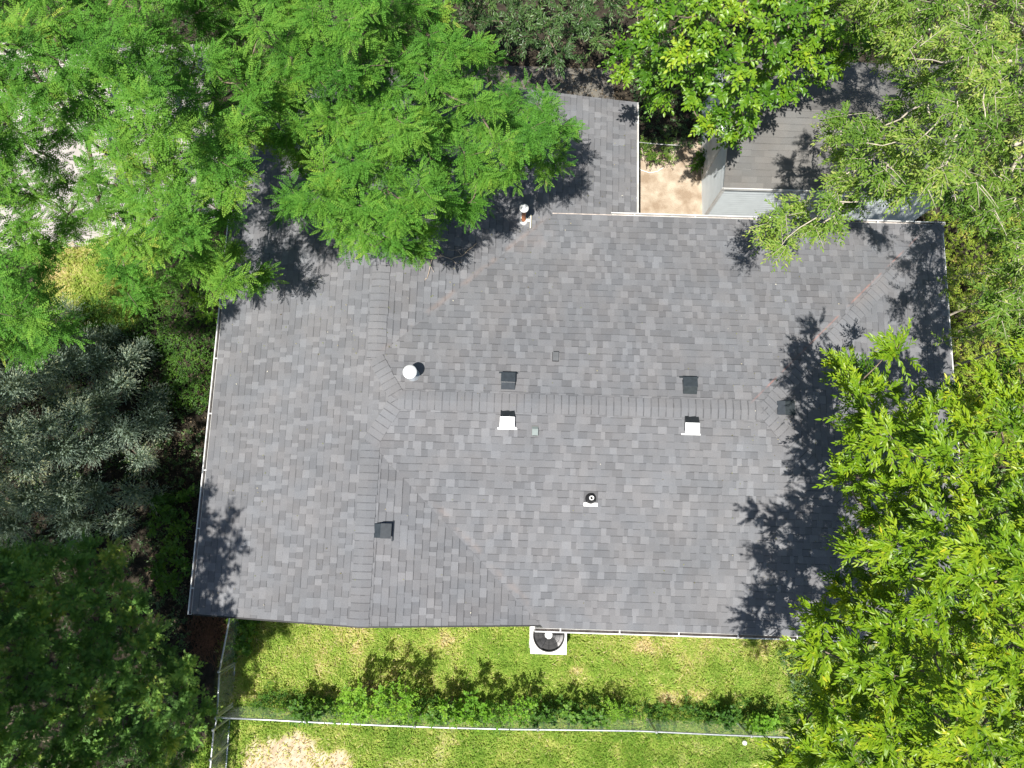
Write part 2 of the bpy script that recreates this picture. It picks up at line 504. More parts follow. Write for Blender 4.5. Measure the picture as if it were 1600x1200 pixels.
rng = random.Random(4)
house = thing('house', (1.4, 1.9, 0), 'single storey house under a hipped roof of mottled grey asphalt shingles', 'house')
V = []; Fc = []; tn = []
sw = (XW, YG, EZ); nw = (XW, ynt(XW), EZ); rs = (XR, YG, HW); rn = (XR, ynt(XR), HW); hs = (XR, YH1, HW); hn = (XR, YH2, HW)
J = (XJ, YM, HR); K = (XK, YM, HR); SE = (XE, YS, EZ); NE = (XE, YN, EZ); VS = (XW2, YS, EZ); VSg = (XW2 - (YG - YS), YG, EZ + S_ * (YG - YS)); VN = (XW2, YN, EZ)
vstep = math.hypot(1, S_)
planes = [
    ([sw, rs, rn, nw], nw, sw, 0),
    ([hs, J, hn], (XR, YH1, HW), (XR, YH2, HW), 0),
    ([VS, SE, K, J, hs], VS, SE, 0),
    ([VN, NE, K, J, hn], NE, VN, 0),
    ([SE, NE, K], SE, NE, 0),
    ([rs, hs, VSg, (XW2, YG, EZ)], (XW2, YG, EZ), (XW2, YS, EZ), 0),
    ([hn, VN, (XW2, ynt(XW2), EZ), rn], (XE3, YN, EZ3), (XE3, YNT, EZ3), 0),
    ([VN, (XE3, YN, EZ3), (XE3, YNT, EZ3), (XW2, ynt(XW2), EZ)], (XE3, YN, EZ3), (XE3, YNT, EZ3), 0),
]
for poly, ea, eb, v0 in planes:
    shingle_plane(poly, ea, eb, rng, V, Fc, tn, v0=v0)
M_sh = shingle_mat('grey_shingles', (.078, .079, .084), (.190, .193, .202), stains=[
    (XW2 + .05, YS + .1, XW2 - 2.2, YS + 2.35, .10, (.20, .165, .15), .38),
    (-2.6, 2.9, .55, 6.0, .08, (.22, .165, .14), .42),
    (XK - .12, YM + .25, XE - .6, YN - .35, .022, (.36, .15, .11), .6),
    (XK + .7, YM + 1.3, XE - .3, YN - .5, .22, (.22, .19, .175), .25),
    (-.1, 5.2, .7, 5.6, .25, (.20, .16, .145), .3)])
roof = mesh_np('roof', V, Fc, M_sh, house, False, {'tone': ('FACE', tn)})
# roof deck and fascia under the shingles
mb = MB()
for poly, _, _, _ in planes:
    c = [Vector(p) for p in poly]; nn = (c[1] - c[0]).cross(c[2] - c[0])
    if nn.z < 0: c = c[::-1]
    mb.hexa([p - Vector((0, 0, .16)) for p in c], [p - Vector((0, 0, .012)) for p in c])
mb.build('fascia', M_soffit, house)
# ridge and hip caps
V = []; Fc = []; tn = []
def caps(a, b, w=.18, drop=None, expo=.143, flip=False):
    a = Vector(a); b = Vector(b); d = b - a; ln = d.length; d.normalize()
    side = Vector((0, 0, 1)).cross(d).normalized()
    n = int(ln / expo + .5)
    for i in range(n):
        s0 = i * ln / n; s1 = s0 + ln / n + .02
        j = rng.uniform(-.008, .008); tone = rng.uniform(.50, .62)
        h0, h1 = (.030, .014)
        w_ = w + rng.uniform(-.006, .006)
        base = len(V)
        for s, h in ((s0, h0), (s1, h1)):
            for k in (-1, -.5, 0, .5, 1):
                p = a + d * s + side * (k * w_ + j)
                p.z += h - abs(k) * w_ * drop + (-.008 if k == 0 else 0)
                V.append(tuple(p))
        V.extend(tuple(Vector(V[base + k]) - Vector((0, 0, .016))) for k in range(10))
        for k in range(4):
            Fc.append((base + k, base + k + 1, base + 6 + k, base + 5 + k)); tn.append(tone)
            Fc.append((base + k, base + 10 + k, base + 11 + k, base + k + 1)); tn.append(0)
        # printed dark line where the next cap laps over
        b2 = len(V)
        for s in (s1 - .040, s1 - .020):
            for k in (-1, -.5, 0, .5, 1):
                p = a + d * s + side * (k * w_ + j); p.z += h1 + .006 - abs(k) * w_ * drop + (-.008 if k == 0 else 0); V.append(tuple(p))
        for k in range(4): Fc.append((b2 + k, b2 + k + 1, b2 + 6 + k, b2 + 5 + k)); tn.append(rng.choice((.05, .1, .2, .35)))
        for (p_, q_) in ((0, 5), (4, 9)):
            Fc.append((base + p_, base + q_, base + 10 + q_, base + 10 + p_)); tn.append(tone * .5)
caps(J, K, drop=S_)
caps(rs, hs, drop=S_)
caps(rn, hn, drop=S_)
caps(hs, J, drop=S_ * .6, w=.15); caps(hn, J, drop=S_ * .6, w=.15)
caps((XE, YS, EZ), K, drop=S_ * .72, w=.14); caps((XE, YN, EZ), K, drop=S_ * .72, w=.14)
mesh_np('ridge_cap', V, Fc, M_sh, roof, False, {'tone': ('FACE', tn)})

# walls
mb = MB()
o_ = .42
mb.hexa([(XW + o_, YG + .35, -.1), (XW2, YG + .35, -.1), (XW2, YS + .45, -.1), (XE - o_, YS + .45, -.1), (XE - o_, YN - .45, -.1), (XE3 - o_, YN - .45, -.1), (XE3 - o_, YNT - .8, -.1), (XW + o_, YNT - .8, -.1)],
        [(XW + o_, YG + .35, EZ3 - .17), (XW2, YG + .35, EZ3 - .17), (XW2, YS + .45, EZ3 - .17), (XE - o_, YS + .45, EZ3 - .17), (XE - o_, YN - .45, EZ3 - .17), (XE3 - o_, YN - .45, EZ3 - .17), (XE3 - o_, YNT - .8, EZ3 - .17), (XW + o_, YNT - .8, EZ3 - .17)])
mb.box(((XW + XW2) / 2, (YG + YNT) / 2, 2.3), (XW2 - XW - .86, YNT - YG - 1.2, .36))
mb.box(((XR + XE) / 2, YM, 2.31), (XE - XR - .86, YN - YS - .92, .34))
for (x0, x1, y) in ((XW + o_ + .01, XW2 - .42, YG + .36), (XW + o_ + .01, XE3 - .9, YNT - .81)):
    zt = HW - .2
    mb.add([(x0, y, 2.3), (x1, y, 2.3), (XR + .1, y, zt), (XR - .1, y, zt)], [(0, 1, 2, 3)])
mb.build('wall', M_siding, house)

# gutters
def gutter(a, b, out, hangers=1.15, name='gutter', width=.105):
    a = Vector(a); b = Vector(b); d = (b - a); ln = d.length; d.normalize(); out = Vector(out)
    mb = MB(); inn = MB()
    def slab(m, o0, o1, z0, z1, e=0):
        A = a - d * e; B = b + d * e
        lo = [A + out * o0, B + out * o0, B + out * o1, A + out * o1]
        m.hexa([p + Vector((0, 0, z0)) for p in lo], [p + Vector((0, 0, z1)) for p in lo])
    slab(mb, .012, .018, -.13, -.005)
    slab(mb, .018, width, -.13, -.122)
    slab(mb, width, width + .006, -.13, -.012)
    slab(mb, width - .016, width + .006, -.012, -.006)
    slab(inn, .019, width - .001, -.1215, -.112)
    for e in (a, b):
        mb.hexa([e + out * .012 + Vector((0, 0, -.129)), e + out * (width + .004) + Vector((0, 0, -.129)), e + out * (width + .004) + d * .004 + Vector((0, 0, -.129)), e + out * .012 + d * .004 + Vector((0, 0, -.129))],
                [e + out * .012 + Vector((0, 0, -.008)), e + out * (width + .004) + Vector((0, 0, -.008)), e + out * (width + .004) + d * .004 + Vector((0, 0, -.008)), e + out * .012 + d * .004 + Vector((0, 0, -.008))])
    s = .5
    while s < ln:
        p = a + d * s
        hg = [p + out * .0 - d * .012, p + out * (width + .004) - d * .012, p + out * (width + .004) + d * .012, p + out * .0 + d * .012]
        mb.hexa([q + Vector((0, 0, -.009)) for q in hg], [q + Vector((0, 0, -.003)) for q in hg])
        s += hangers
    g = mb.build(name, M_white, house)
    inn.build('leaf_litter', M_trough, g)
gutter((XW, YG - .02, EZ), (XW, ynt(XW), EZ), (-1, 0, 0), name='gutter', width=.085)
gutter((XW2 - .16, YS, EZ), (XE, YS, EZ), (0, -1, 0), 1.15, width=.085)
gutter((float(P(955, 336, EZ)[0]), YN, EZ), (XE + .1, YN, EZ), (0, 1, 0), 1.3, width=.075)
gutter((XE, YS, EZ), (XE, YN, EZ), (1, 0, 0), 1.3, width=.05)
gutter((XE3, YN + .12, EZ3), (XE3, YNT, EZ3), (1, 0, 0), 1.8, width=.045)
# metal drip edge along the rakes
mb = MB()
for (a, b) in ((sw, rs), (rs, (XW2, YG, EZ))):
    a = Vector(a); b = Vector(b)
    mb.hexa([a + Vector((0, -.03, -.03)), b + Vector((0, -.03, -.03)), b + Vector((0, -.003, -.03)), a + Vector((0, -.003, -.03))],
            [a + Vector((0, -.03, .001)), b + Vector((0, -.03, .001)), b + Vector((0, -.003, .001)), a + Vector((0, -.003, .001))])
mb.build('drip_edge', M_black2, house)
mb = MB()
a = Vector((XW2 + .0, YN, EZ)); b = Vector((float(P(955, 336, EZ)[0]), YN, EZ))
mb.box(((a.x + b.x) / 2, YN + .012, EZ - .01), (b.x - a.x, .022, .03))
mb.build('flashing', M_trough, house)

def roofz(x, y):
    m = EZ + S_ * min(y - YS, YN - y, x - XW, XE - x)
    w = EZ + S_ * min(x - XW, XW2 - x)
    return max(m, w)
def roof_at(x, y):
    z = 3.0
    for _ in range(12):
        p = P(x, y, z); z = roofz(float(p[0]), float(p[1]))
    return Vector(P(x, y, z))
def frame(p, up):
    """local frame on the roof: x sideways, y upslope, z off the roof"""
    up = Vector(up); yv = Vector((up.x, up.y, S_)).normalized(); xv = yv.cross(Vector((0, 0, 1))).normalized(); zv = xv.cross(yv)
    M = Matrix((xv, yv, zv)).transposed().to_4x4(); M.translation = p; return M

M_glint = mat('sun_glint_metal', (.50, .51, .52), .36, .6, .1, 12, spec=.8)  # sun glint on the black vents put into a pale base colour
def box_vent(x, y, up, label, w=.27, mt=None):
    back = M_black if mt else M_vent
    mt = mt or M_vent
    M = frame(roof_at(x, y), up)
    fl = MB()
    fl.box((0, -.2, .02), (w + .1, .035, .012), M)
    fl.box((-w / 2 - .035, -.2, .029), (.012, .012, .006), M); fl.box((w / 2 + .035, -.2, .029), (.012, .012, .006), M)
    f = fl.build('roof_vent', mt, house, bevel=.002); tag(f, label)
    hd = MB()
    h = .115
    a = w / 2
    # slanted back, flat top, open throat on the low side
    hd.hexa([(-a, .15, .018), (a, .15, .018), (a, -.13, .03), (-a, -.13, .03)][::-1],
            [(-a + .003, .145, .022), (a - .003, .145, .022), (a - .003, .035, h), (-a + .003, .035, h)][::-1], M)
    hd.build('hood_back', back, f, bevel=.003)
    hd = MB()
    hd.hexa([(-a - .004, .036, h - .012), (a + .004, .036, h - .012), (a + .004, -.165, h + .002), (-a - .004, -.165, h + .002)][::-1],
            [(-a - .004, .036, h), (a + .004, .036, h), (a + .004, -.165, h + .014), (-a - .004, -.165, h + .014)][::-1], M)
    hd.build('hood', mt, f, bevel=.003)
    th = MB(); th.box((0, -.135, .066), (w - .02, .012, .085), M); th.build('vent_opening', M_dark, f)
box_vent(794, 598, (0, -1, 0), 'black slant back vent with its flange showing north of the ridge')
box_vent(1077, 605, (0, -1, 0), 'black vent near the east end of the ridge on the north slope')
box_vent(793, 653, (0, 1, 0), 'sun glinting vent just south of the ridge', mt=M_glint)
box_vent(1080, 662, (0, 1, 0), 'sun glinting vent below the ridge near its east end', mt=M_glint)
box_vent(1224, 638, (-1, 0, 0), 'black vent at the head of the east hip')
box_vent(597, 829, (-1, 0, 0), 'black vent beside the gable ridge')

def small_vent(x, y, up, label, col):
    M = frame(roof_at(x, y), up)
    f = MB().box((0, 0, .014), (.13, .20, .006), M).build('bath_vent', M_black2, house); tag(f, label)
    hd = MB(); a = .058
    hd.hexa([(-a, .085, .018), (a, .085, .018), (a, -.085, .018), (-a, -.085, .018)][::-1], [(-a, .045, .07), (a, .045, .07), (a, -.08, .08), (-a, -.08, .08)][::-1], M)
    hd.build('hood', col, f, bevel=.003)
    MB().box((0, -.087, .048), (.09, .006, .045), M).build('vent_opening', M_dark, f)
small_vent(868, 558, (0, -1, 0), 'small grey bath vent north of the ridge', mat('grey_vent', (.09, .095, .10), .7, 0, .1))
small_vent(836, 673, (0, 1, 0), 'small green grey bath vent south of the ridge', mat('green_grey_vent', (.17, .20, .195), .75, 0, .1))

# round galvanised cap over the kitchen flue
p = roof_at(645, 587)
p = Vector((p.x, p.y, p.z)); M = Matrix.Translation(p)
f = MB().tube([p + Vector((0, 0, -.05)), p + Vector((0, 0, .38))], .055, 16).build('flue_pipe', M_galv2, house, True)
MB().lathe([(.13, .42), (.135, .40), (.133, .395), (.12, .405), (.05, .40)], 32, M).lathe([(.001, .47), (.06, .452), (.128, .424), (.134, .405)], 32, M).build('flue_cap', M_galv, f, True)
MB().lathe([(.14, .004), (.12, .03), (.06, .05), (.055, .06)], 24, M).build('flashing', M_galv2, f, True)
# taller chimney flue with rusty pipe by the tree
p = Vector(P(818, 345, EZ + .1)); z0 = roofz(p.x, p.y); p = Vector(P(818, 345, z0)); M = Matrix.Translation(p)
f = MB().tube([p + Vector((0, 0, -.05)), p + Vector((0, 0, .62))], .042, 16).build('flue_pipe', M_rust, house, True); tag(f, 'rusty pipe of the chimney flue beside the tree')
MB().lathe([(.001, .70), (.05, .69), (.092, .665), (.096, .64), (.08, .64), (.05, .60)], 28, M).build('flue_cap', M_white, f, True)
MB().lathe([(.10, .004), (.085, .05), (.075, .06), (.045, .062), (.043, .05)], 24, M).build('storm_collar', M_white, f, True)
mb = MB(); mb.box((.15, -.02, .035), (.025, .30, .02), M); mb.box((.11, .0, .03), (.07, .06, .02), M); mb.build('loose_strip', M_cream, f)
# plumbing stack in a rubber boot
q = roof_at(923, 778); M = frame(q, (0, 1, 0)); M2 = Matrix.Translation(q)
f = MB().box((0, -.01, .014), (.27, .28, .004), M).build('stack_flashing', M_sh, house)
MB().box((0, -.125, .018), (.27, .07, .004), M).build('flashing_apron', M_whitep, f)
MB().lathe([(.115, .0), (.10, .03), (.085, .06), (.06, .09), (.046, .12), (.044, .12)], 24, M2).build('rubber_boot', M_rubber, f, True)
MB().lathe([(.042, .0), (.042, .20), (.030, .20), (.030, .02)], 24, M2).build('stack_pipe', M_whitep, f, True)
MB().lathe([(.029, .10), (.001, .10)], 24, M2).build('pipe_bore', M_dark, f)

# fallen dead branch on the roof
def wiggle(a, b, n, amp, rg):
    a = Vector(a); b = Vector(b); out = []
    for i in range(n + 1):
        t = i / n; p = a.lerp(b, t)
        if 0 < i < n: p += Vector((rg.uniform(-amp, amp), rg.uniform(-amp, amp), rg.uniform(-amp, amp) * .6))
        out.append(p)
    return out
def on_roof(x, y, h=.03):
    p = roof_at(x, y); return Vector(P(x, y, p.z + h))
mb = MB(); rg = random.Random(3)
for path, r in (([(735, 388), (722, 400), (705, 405), (690, 400), (676, 402)], .010), ([(676, 402), (672, 415), (668, 432), (664, 438)], .007), ([(672, 415), (678, 425)], .004), ([(705, 405), (712, 412), (722, 410)], .005),
                ([(722, 400), (716, 392), (700, 390)], .005), ([(690, 400), (684, 393), (672, 396)], .005), ([(735, 388), (745, 380)], .012)):
    pp = [on_roof(a, b, .05 + .03 * math.sin(a * .3)) for a, b in path]
    full = []
    for i in range(len(pp) - 1): full += wiggle(pp[i], pp[i + 1], 3, .012, rg)[:-1]
    full.append(pp[-1]); mb.tube(full, [r * (1 - .4 * i / len(full)) for i in range(len(full))], 5)
tag(mb.build('fallen_branch', M_dead), 'bare pale twig lying on the grey shingles below the feathery tree', 'branch')

# ------------------------------------------------------------------ air conditioner
zt = .78
c0 = P(829, 1016, zt); c1 = P(885, 1021, zt); cc = P(857, 994, zt)
ac = thing('air_conditioner', (float(cc[0]), float(cc[1]), 0), 'white outdoor air conditioner unit with a round fan, under the south gutter', 'air conditioner')
W_ = float(c1[0] - c0[0]); yb = float((c0[1] + c1[1]) / 2); cx = float((c0[0] + c1[0]) / 2)
cy = yb + W_ / 2 - .05; D = Vector((cx, cy, 0))
MB().box((cx, cy, .03), (W_ + .03, W_ + .03, .1)).build('pad', M_conc, ac)
mb = MB(); hw = W_ / 2
for sx, sy in ((-1, -1), (-1, 1), (1, -1), (1, 1)): mb.box((cx + sx * (hw - .03), cy + sy * (hw - .03), .42), (.06, .06, .66))
mb.box((cx, cy, .10), (W_, W_, .05))
for k in range(14):
    z = .16 + k * .04
    for s in (-1, 1):
        mb.box((cx, cy + s * (hw - .012), z), (W_ - .12, .014, .014)); mb.box((cx + s * (hw - .012), cy, z), (.014, W_ - .12, .014))
mb.build('cabinet', M_acw, ac)
MB().box((cx, cy, .43), (W_ - .10, W_ - .10, .58)).build('coil', M_dark, ac)
# top plate with a round hole
mb = MB(); n = 48; R_ = .335; outer = []; inner = []
for k in range(n):
    a = 2 * math.pi * k / n; c_, s_ = math.cos(a), math.sin(a); m_ = max(abs(c_), abs(s_))
    outer.append((cx + c_ / m_ * hw, cy + s_ / m_ * hw)); inner.append((cx + c_ * R_, cy + s_ * R_))
vs = [(x, y, zt) for x, y in outer] + [(x, y, zt) for x, y in inner] + [(x, y, zt - .035) for x, y in outer] + [(x, y, zt - .10) for x, y in inner]
fs = []
for k in range(n):
    j = (k + 1) % n
    fs += [(k, j, n + j, n + k), (k, 2 * n + k, 2 * n + j, j), (n + k, n + j, 3 * n + j, 3 * n + k)]
mb.add(vs, fs); mb.build('top_panel', M_acw, ac)
fan = MB().lathe([(.001, zt - .05), (.07, zt - .05), (.085, zt - .06), (.085, zt - .12)], 24, Matrix.Translation(D)).build('fan', M_whitep, ac, True)
for k in range(3):
    a0 = 2 * math.pi * k / 3 + 1.0; vs = []
    for j in range(9):
        a = a0 + j * .145
        for r_, dz in ((.08, .0), (.20, .01), (.315, .02)): vs.append((cx + math.cos(a) * r_, cy + math.sin(a) * r_, zt - .09 + j * .006 + dz))
    fs = [(j * 3 + i, j * 3 + i + 1, j * 3 + 4 + i, j * 3 + 3 + i) for j in range(8) for i in range(2)]
    m_ = MB(); m_.add(vs, fs); m_.build('blade', M_blade, fan, True)
MB().lathe([(R_ - .004, zt - .10), (.001, zt - .19)], 32, Matrix.Translation(D)).build('fan_shroud', M_shroud, ac)
mb = MB()
for r_ in (.14, .24, .33):
    mb.tube([(cx + r_ * math.cos(2 * math.pi * k / 40), cy + r_ * math.sin(2 * math.pi * k / 40), zt + .012 - r_ * .02) for k in range(41)], .0022, 4, False)
mb.tube([(cx + (R_ + .004) * math.cos(2 * math.pi * k / 40), cy + (R_ + .004) * math.sin(2 * math.pi * k / 40), zt + .004) for k in range(41)], .012, 6, False)
for k in range(12):
    a = 2 * math.pi * k / 12; mb.tube([(cx + .07 * math.cos(a), cy + .07 * math.sin(a), zt + .012), (cx + .335 * math.cos(a), cy + .335 * math.sin(a), zt + .005)], .0025, 4, False)
mb.build('fan_guard', M_black2, ac)

# ------------------------------------------------------------------ chain link fences
M_post = mat('fence_post_steel', (.55, .56, .56), .4, .6, .1, 20)
def fence_run(name, path, h, label, posts, bottom=False, braces=(), wire_r=.0014, cell=.064, cat='fence', wobble=0.0, group=None):
    a0 = path[0]
    root = thing(name, (a0[0], a0[1], 0), label, cat, group)
    pp = [Vector((p[0], p[1], h)) for p in path]
    rg = random.Random(9)
    full = []
    for i in range(len(pp) - 1):
        n = max(2, int((pp[i + 1] - pp[i]).length / 1.1)); full += wiggle(pp[i], pp[i + 1], n, wobble, rg)[:-1]
    full.append(pp[-1])
    MB().tube(full, .021, 8).build('top_rail', M_galv2, root, True)
    if bottom: MB().tube([p - Vector((0, 0, h - .07)) for p in full], .019, 8).build('bottom_rail', M_galv2, root, True)
    for (x, y) in posts:
        po = MB().tube([(x, y, -.2), (x, y, h + .02)], .028, 10).build('post', M_post, root, True)
        MB().lathe([(.034, -.02), (.034, .02), (.02, .045), (.001, .052)], 12, Matrix.Translation((x, y, h + .02))).build('post_cap', M_post, po, True)
    for (a, b) in braces: MB().tube([a, b], .016, 8).build('brace', M_galv2, root, True)
    # woven wire: two families of slanting wires, bent slightly in and out
    mb = MB(); L_ = sum((full[i + 1] - full[i]).length for i in range(len(full) - 1))
    cum = [0]
    for i in range(len(full) - 1): cum.append(cum[-1] + (full[i + 1] - full[i]).length)
    def at(s):
        s = min(max(s, 0), L_)
        for i in range(len(full) - 1):
            if s <= cum[i + 1] + 1e-9:
                t = (s - cum[i]) / max(1e-9, cum[i + 1] - cum[i]); return full[i].lerp(full[i + 1], t)
        return full[-1]
    hh = h - .04
    s = -hh
    while s < L_:
        for sg in (1, -1):
            q = []
            for k in range(5):
                z = .04 + (hh - .02) * k / 4; ss = s + (z if sg > 0 else hh - z)
                if 0 <= ss <= L_:
                    p = at(ss).copy(); p.z = z; q.append(p)
            if len(q) > 1: mb.tube(q, wire_r, 3, False)
        s += cell
    mb.build('wire_mesh', M_galv2, root)
    return root
H_F = .95
def fp(x, y, z=H_F):
    p = P(x, y, z); return (float(p[0]), float(p[1]))
def at_x(pa, pb, x):
    t = (x - pa[0]) / (pb[0] - pa[0]); return (x, pa[1] + t * (pb[1] - pa[1]))
cor = fp(338, 1121); e1 = fp(700, 1137); e2 = fp(1000, 1142); e3 = fp(1225, 1152); e4 = fp(1500, 1165)
posts = [cor, at_x(cor, e1, -4.2), at_x(cor, e1, -1.9), at_x(e1, e2, .7), at_x(e2, e3, 3.2), at_x(e3, e4, 5.2), at_x(e3, e4, 7.8)]
fence_run('chain_link_fence', [cor, e1, e2, e3, e4], H_F, 'long low galvanised chain link fence crossing the lawn, overgrown with weeds', posts, wobble=.012, group=None)
g0 = fp(360, 960); g1 = fp(343, 1049)
fence_run('chain_link_fence', [g0, g1], H_F, 'short chain link fence from the house corner to the gate post', [g0, g1], wobble=.01)
# the gate: a framed leaf, a little bent
g1b = fp(342, 1054)
gc = fp(339, 1116)
gate = fence_run('gate', [g1b, gc], H_F - .02, 'sagging chain link gate between the two fence runs, in the tree shade', [], bottom=True, cat='gate', cell=.055)
for p_ in (g1b, gc): MB().tube([(p_[0], p_[1], .05), (p_[0], p_[1], H_F - .02)], .019, 8).build('gate_stile', M_galv2, gate, True)
s0 = fp(334, 1140); s1 = fp(330, 1186); s2 = fp(322, 1280)
fence_run('chain_link_fence', [s0, s1, s2], H_F, 'chain link fence south of the corner with a bottom rail beside the bare patch', [s0, s1, s2], bottom=True,
          braces=(((s0[0], s0[1], .9), (cor[0], cor[1], .9)),), wobble=.008)
# white ball
p = P(1163, 1160, .05)
ball = MB().lathe([(.001, -.055), (.03, -.046), (.048, -.026), (.055, 0), (.048, .026), (.03, .046), (.001, .055)], 16, Matrix.Translation(Vector(p) + Vector((0, 0, .02)))).build('ball', M_whitep, None, True)
tag(ball, 'small white ball lying on the grass just beyond the fence', 'ball')

# ------------------------------------------------------------------ shed
zs = 1.95
sA = P(1134, 291, zs); sB = P(1482, 296, zs)
sx0, sy0 = float(sA[0]), float(sA[1]); sx1 = float(sB[0]) + .1; sy1 = sy0 + 3.1
shed = thing('shed', ((sx0 + sx1) / 2, (sy0 + sy1) / 2, 0), 'white sided garden shed with a weathered brown grey roof, behind the house', 'shed')
M_ssid = mat('white_siding', (.58, .63, .65), .5, 0, .05, 4)
def siding(mb, a, b, z0, z1, out, step=.115, zt=None):
    a = Vector(a); b = Vector(b); out = Vector(out); z = z0
    while z < z1 - .005:
        h = min(step, z1 - z)
        lo = [a + out * .016, b + out * .016]; hi = [a, b]
        mb.add([(lo[0].x, lo[0].y, z), (lo[1].x, lo[1].y, z), (hi[1].x, hi[1].y, z + h), (hi[0].x, hi[0].y, z + h)], [(0, 1, 2, 3)])
        mb.add([(lo[0].x, lo[0].y, z), (lo[1].x, lo[1].y, z), (hi[1].x, hi[1].y, z), (hi[0].x, hi[0].y, z)], [(3, 2, 1, 0)])
        z += h
m = MB(); ov = .04
m.box(((sx0 + sx1) / 2, (sy0 + sy1) / 2, zs / 2), (sx1 - sx0 - .03, sy1 - sy0 - .03, zs))
siding(m, (sx0, sy0, 0), (sx1, sy0, 0), 0, zs - .02, (0, -1, 0))
siding(m, (sx0, sy1, 0), (sx0, sy0, 0), 0, zs - .02, (-1, 0, 0))
siding(m, (sx1, sy0, 0), (sx1, sy1, 0), 0, zs - .02, (1, 0, 0))
zr_ = zs + .62; sym = (sy0 + sy1) / 2
for x, o in ((sx0, -.0), (sx1, .0)): m.add([(x + o, sy0, zs - .02), (x + o, sy1, zs - .02), (x + o, sym, zr_ - .03)], [(0, 1, 2)])
m.build('wall', M_ssid, shed)
V = []; Fc = []; tn = []
def t3(r, tooth): return r.uniform(.2, .8)
A0 = (sx0 - ov, sy0 - ov, zs - .01); A1 = (sx1 + ov, sy0 - ov, zs - .01); R0 = (sx0 - ov, sym, zr_); R1 = (sx1 + ov, sym, zr_); B0 = (sx0 - ov, sy1 + ov, zs - .01); B1 = (sx1 + ov, sy1 + ov, zs - .01)
shingle_plane([A0, A1, R1, R0], A0, A1, rng, V, Fc, tn, expo=.14, wmin=.28, wmax=.31, tones=t3)
shingle_plane([B0, B1, R1, R0], B1, B0, rng, V, Fc, tn, expo=.14, wmin=.28, wmax=.31, tones=t3)
M_sh2 = shingle_mat('brown_grey_shingles', (.10, .098, .094), (.15, .146, .138))
r_ = mesh_np('roof', V, Fc, M_sh2, shed, False, {'tone': ('FACE', tn)})
mb = MB(); mb.hexa([(a, b, c - .05) for a, b, c in (A0, A1, R1, R0)], [(a, b, c - .008) for a, b, c in (A0, A1, R1, R0)])
mb.hexa([(a, b, c - .05) for a, b, c in (R0, R1, B1, B0)], [(a, b, c - .008) for a, b, c in (R0, R1, B1, B0)]); mb.build('deck', M_white, shed)
mb = MB(); mb.box(((sx0 + sx1) / 2, sy0 - ov - .012, zs - .03), (sx1 - sx0 + .1, .018, .09)); 
mb.box((sx0 - .012, sy0 - .012, zs / 2 - .04), (.06, .06, zs - .1)); mb.build('trim', M_white, shed)
m = MB(); m.box((sx0 - .022, sy0 + 1.5, .95), (.03, .9, 1.8)); m.build('door', M_white, shed)

# thin white cables in the bare side yard
def cable(path, z, r, label, mt):
    pp = [Vector(P(a, b, z_)) for (a, b), z_ in zip(path, z)]
    full = []
    for i in range(len(pp) - 1): full += [pp[i].lerp(pp[i + 1], k / 4) for k in range(4)]
    full.append(pp[-1]); tag(MB().tube(full, r, 6).build('cable', mt), label, 'cable')
cable([(995, 222), (1015, 224), (1040, 226), (1062, 227)], [1.9, 1.2, .9, .6], .008, 'thin straight cable running from the gutter across the weeds', M_whitep)
cable([(995, 258), (1002, 266), (1015, 270), (1027, 268), (1036, 262)], [.1, .04, .04, .04, .04], .008, 'loose white cable curving over the bare soil below the weeds', M_whitep)

# ------------------------------------------------------------------ foliage
def norm(a): return a / (np.linalg.norm(a, axis=-1, keepdims=True) + 1e-9)

def bake(tv, tf, pos, dirv, nrm, sc, tint, jit=0.0, rg=None):
    """place one leaf template at many places: tv (v,3) x along, y side, z normal"""
    x = norm(dirv); z = norm(nrm - (nrm * x).sum(-1, keepdims=True) * x); y = np.cross(z, x)
    B = np.stack([x, y, z], 1)                       # (n,3,3) rows are axes
    n = len(pos); v = len(tv)
    V = (tv[None] * sc[:, None, None]) @ B + pos[:, None, :]
    Fa = (tf[None] + (np.arange(n) * v)[:, None, None]).reshape(-1, tf.shape[1])
    T = np.repeat(tint, v)
    return V.reshape(-1, 3), Fa, T

def join(parts):
    V = []; Fa = []; T = []; b = 0
    for v, f, t in parts:
        V.append(v); Fa.append(f + b); T.append(t); b += len(v)
    return np.concatenate(V), np.concatenate(Fa), np.concatenate(T)

def tpl_simple(w=.38, fold=.12, droop=.18):
    """pointed leaf, length 1, folded along its midrib; 3 stations"""
    tv = []; xs = [0, .35, .72, 1.0]; ws = [.02, w / 2, w * .36, .0]
    for x, h in zip(xs, ws):
        z = -droop * x * x
        tv += [(x, -h, z + fold * h * 2), (x, 0, z), (x, h, z + fold * h * 2)]
    tf = []
    for i in range(3):
        b = i * 3; tf += [(b, b + 1, b + 4, b + 3), (b + 1, b + 2, b + 5, b + 4)]
    return np.array(tv), np.array(tf)

def tpl_lite(w=.4, droop=.12):
    tv = [(0, 0, 0), (.45, -w / 2, .03), (1, 0, -droop), (.45, w / 2, .03)]
    return np.array(tv, float), np.array([(0, 1, 2, 3)])

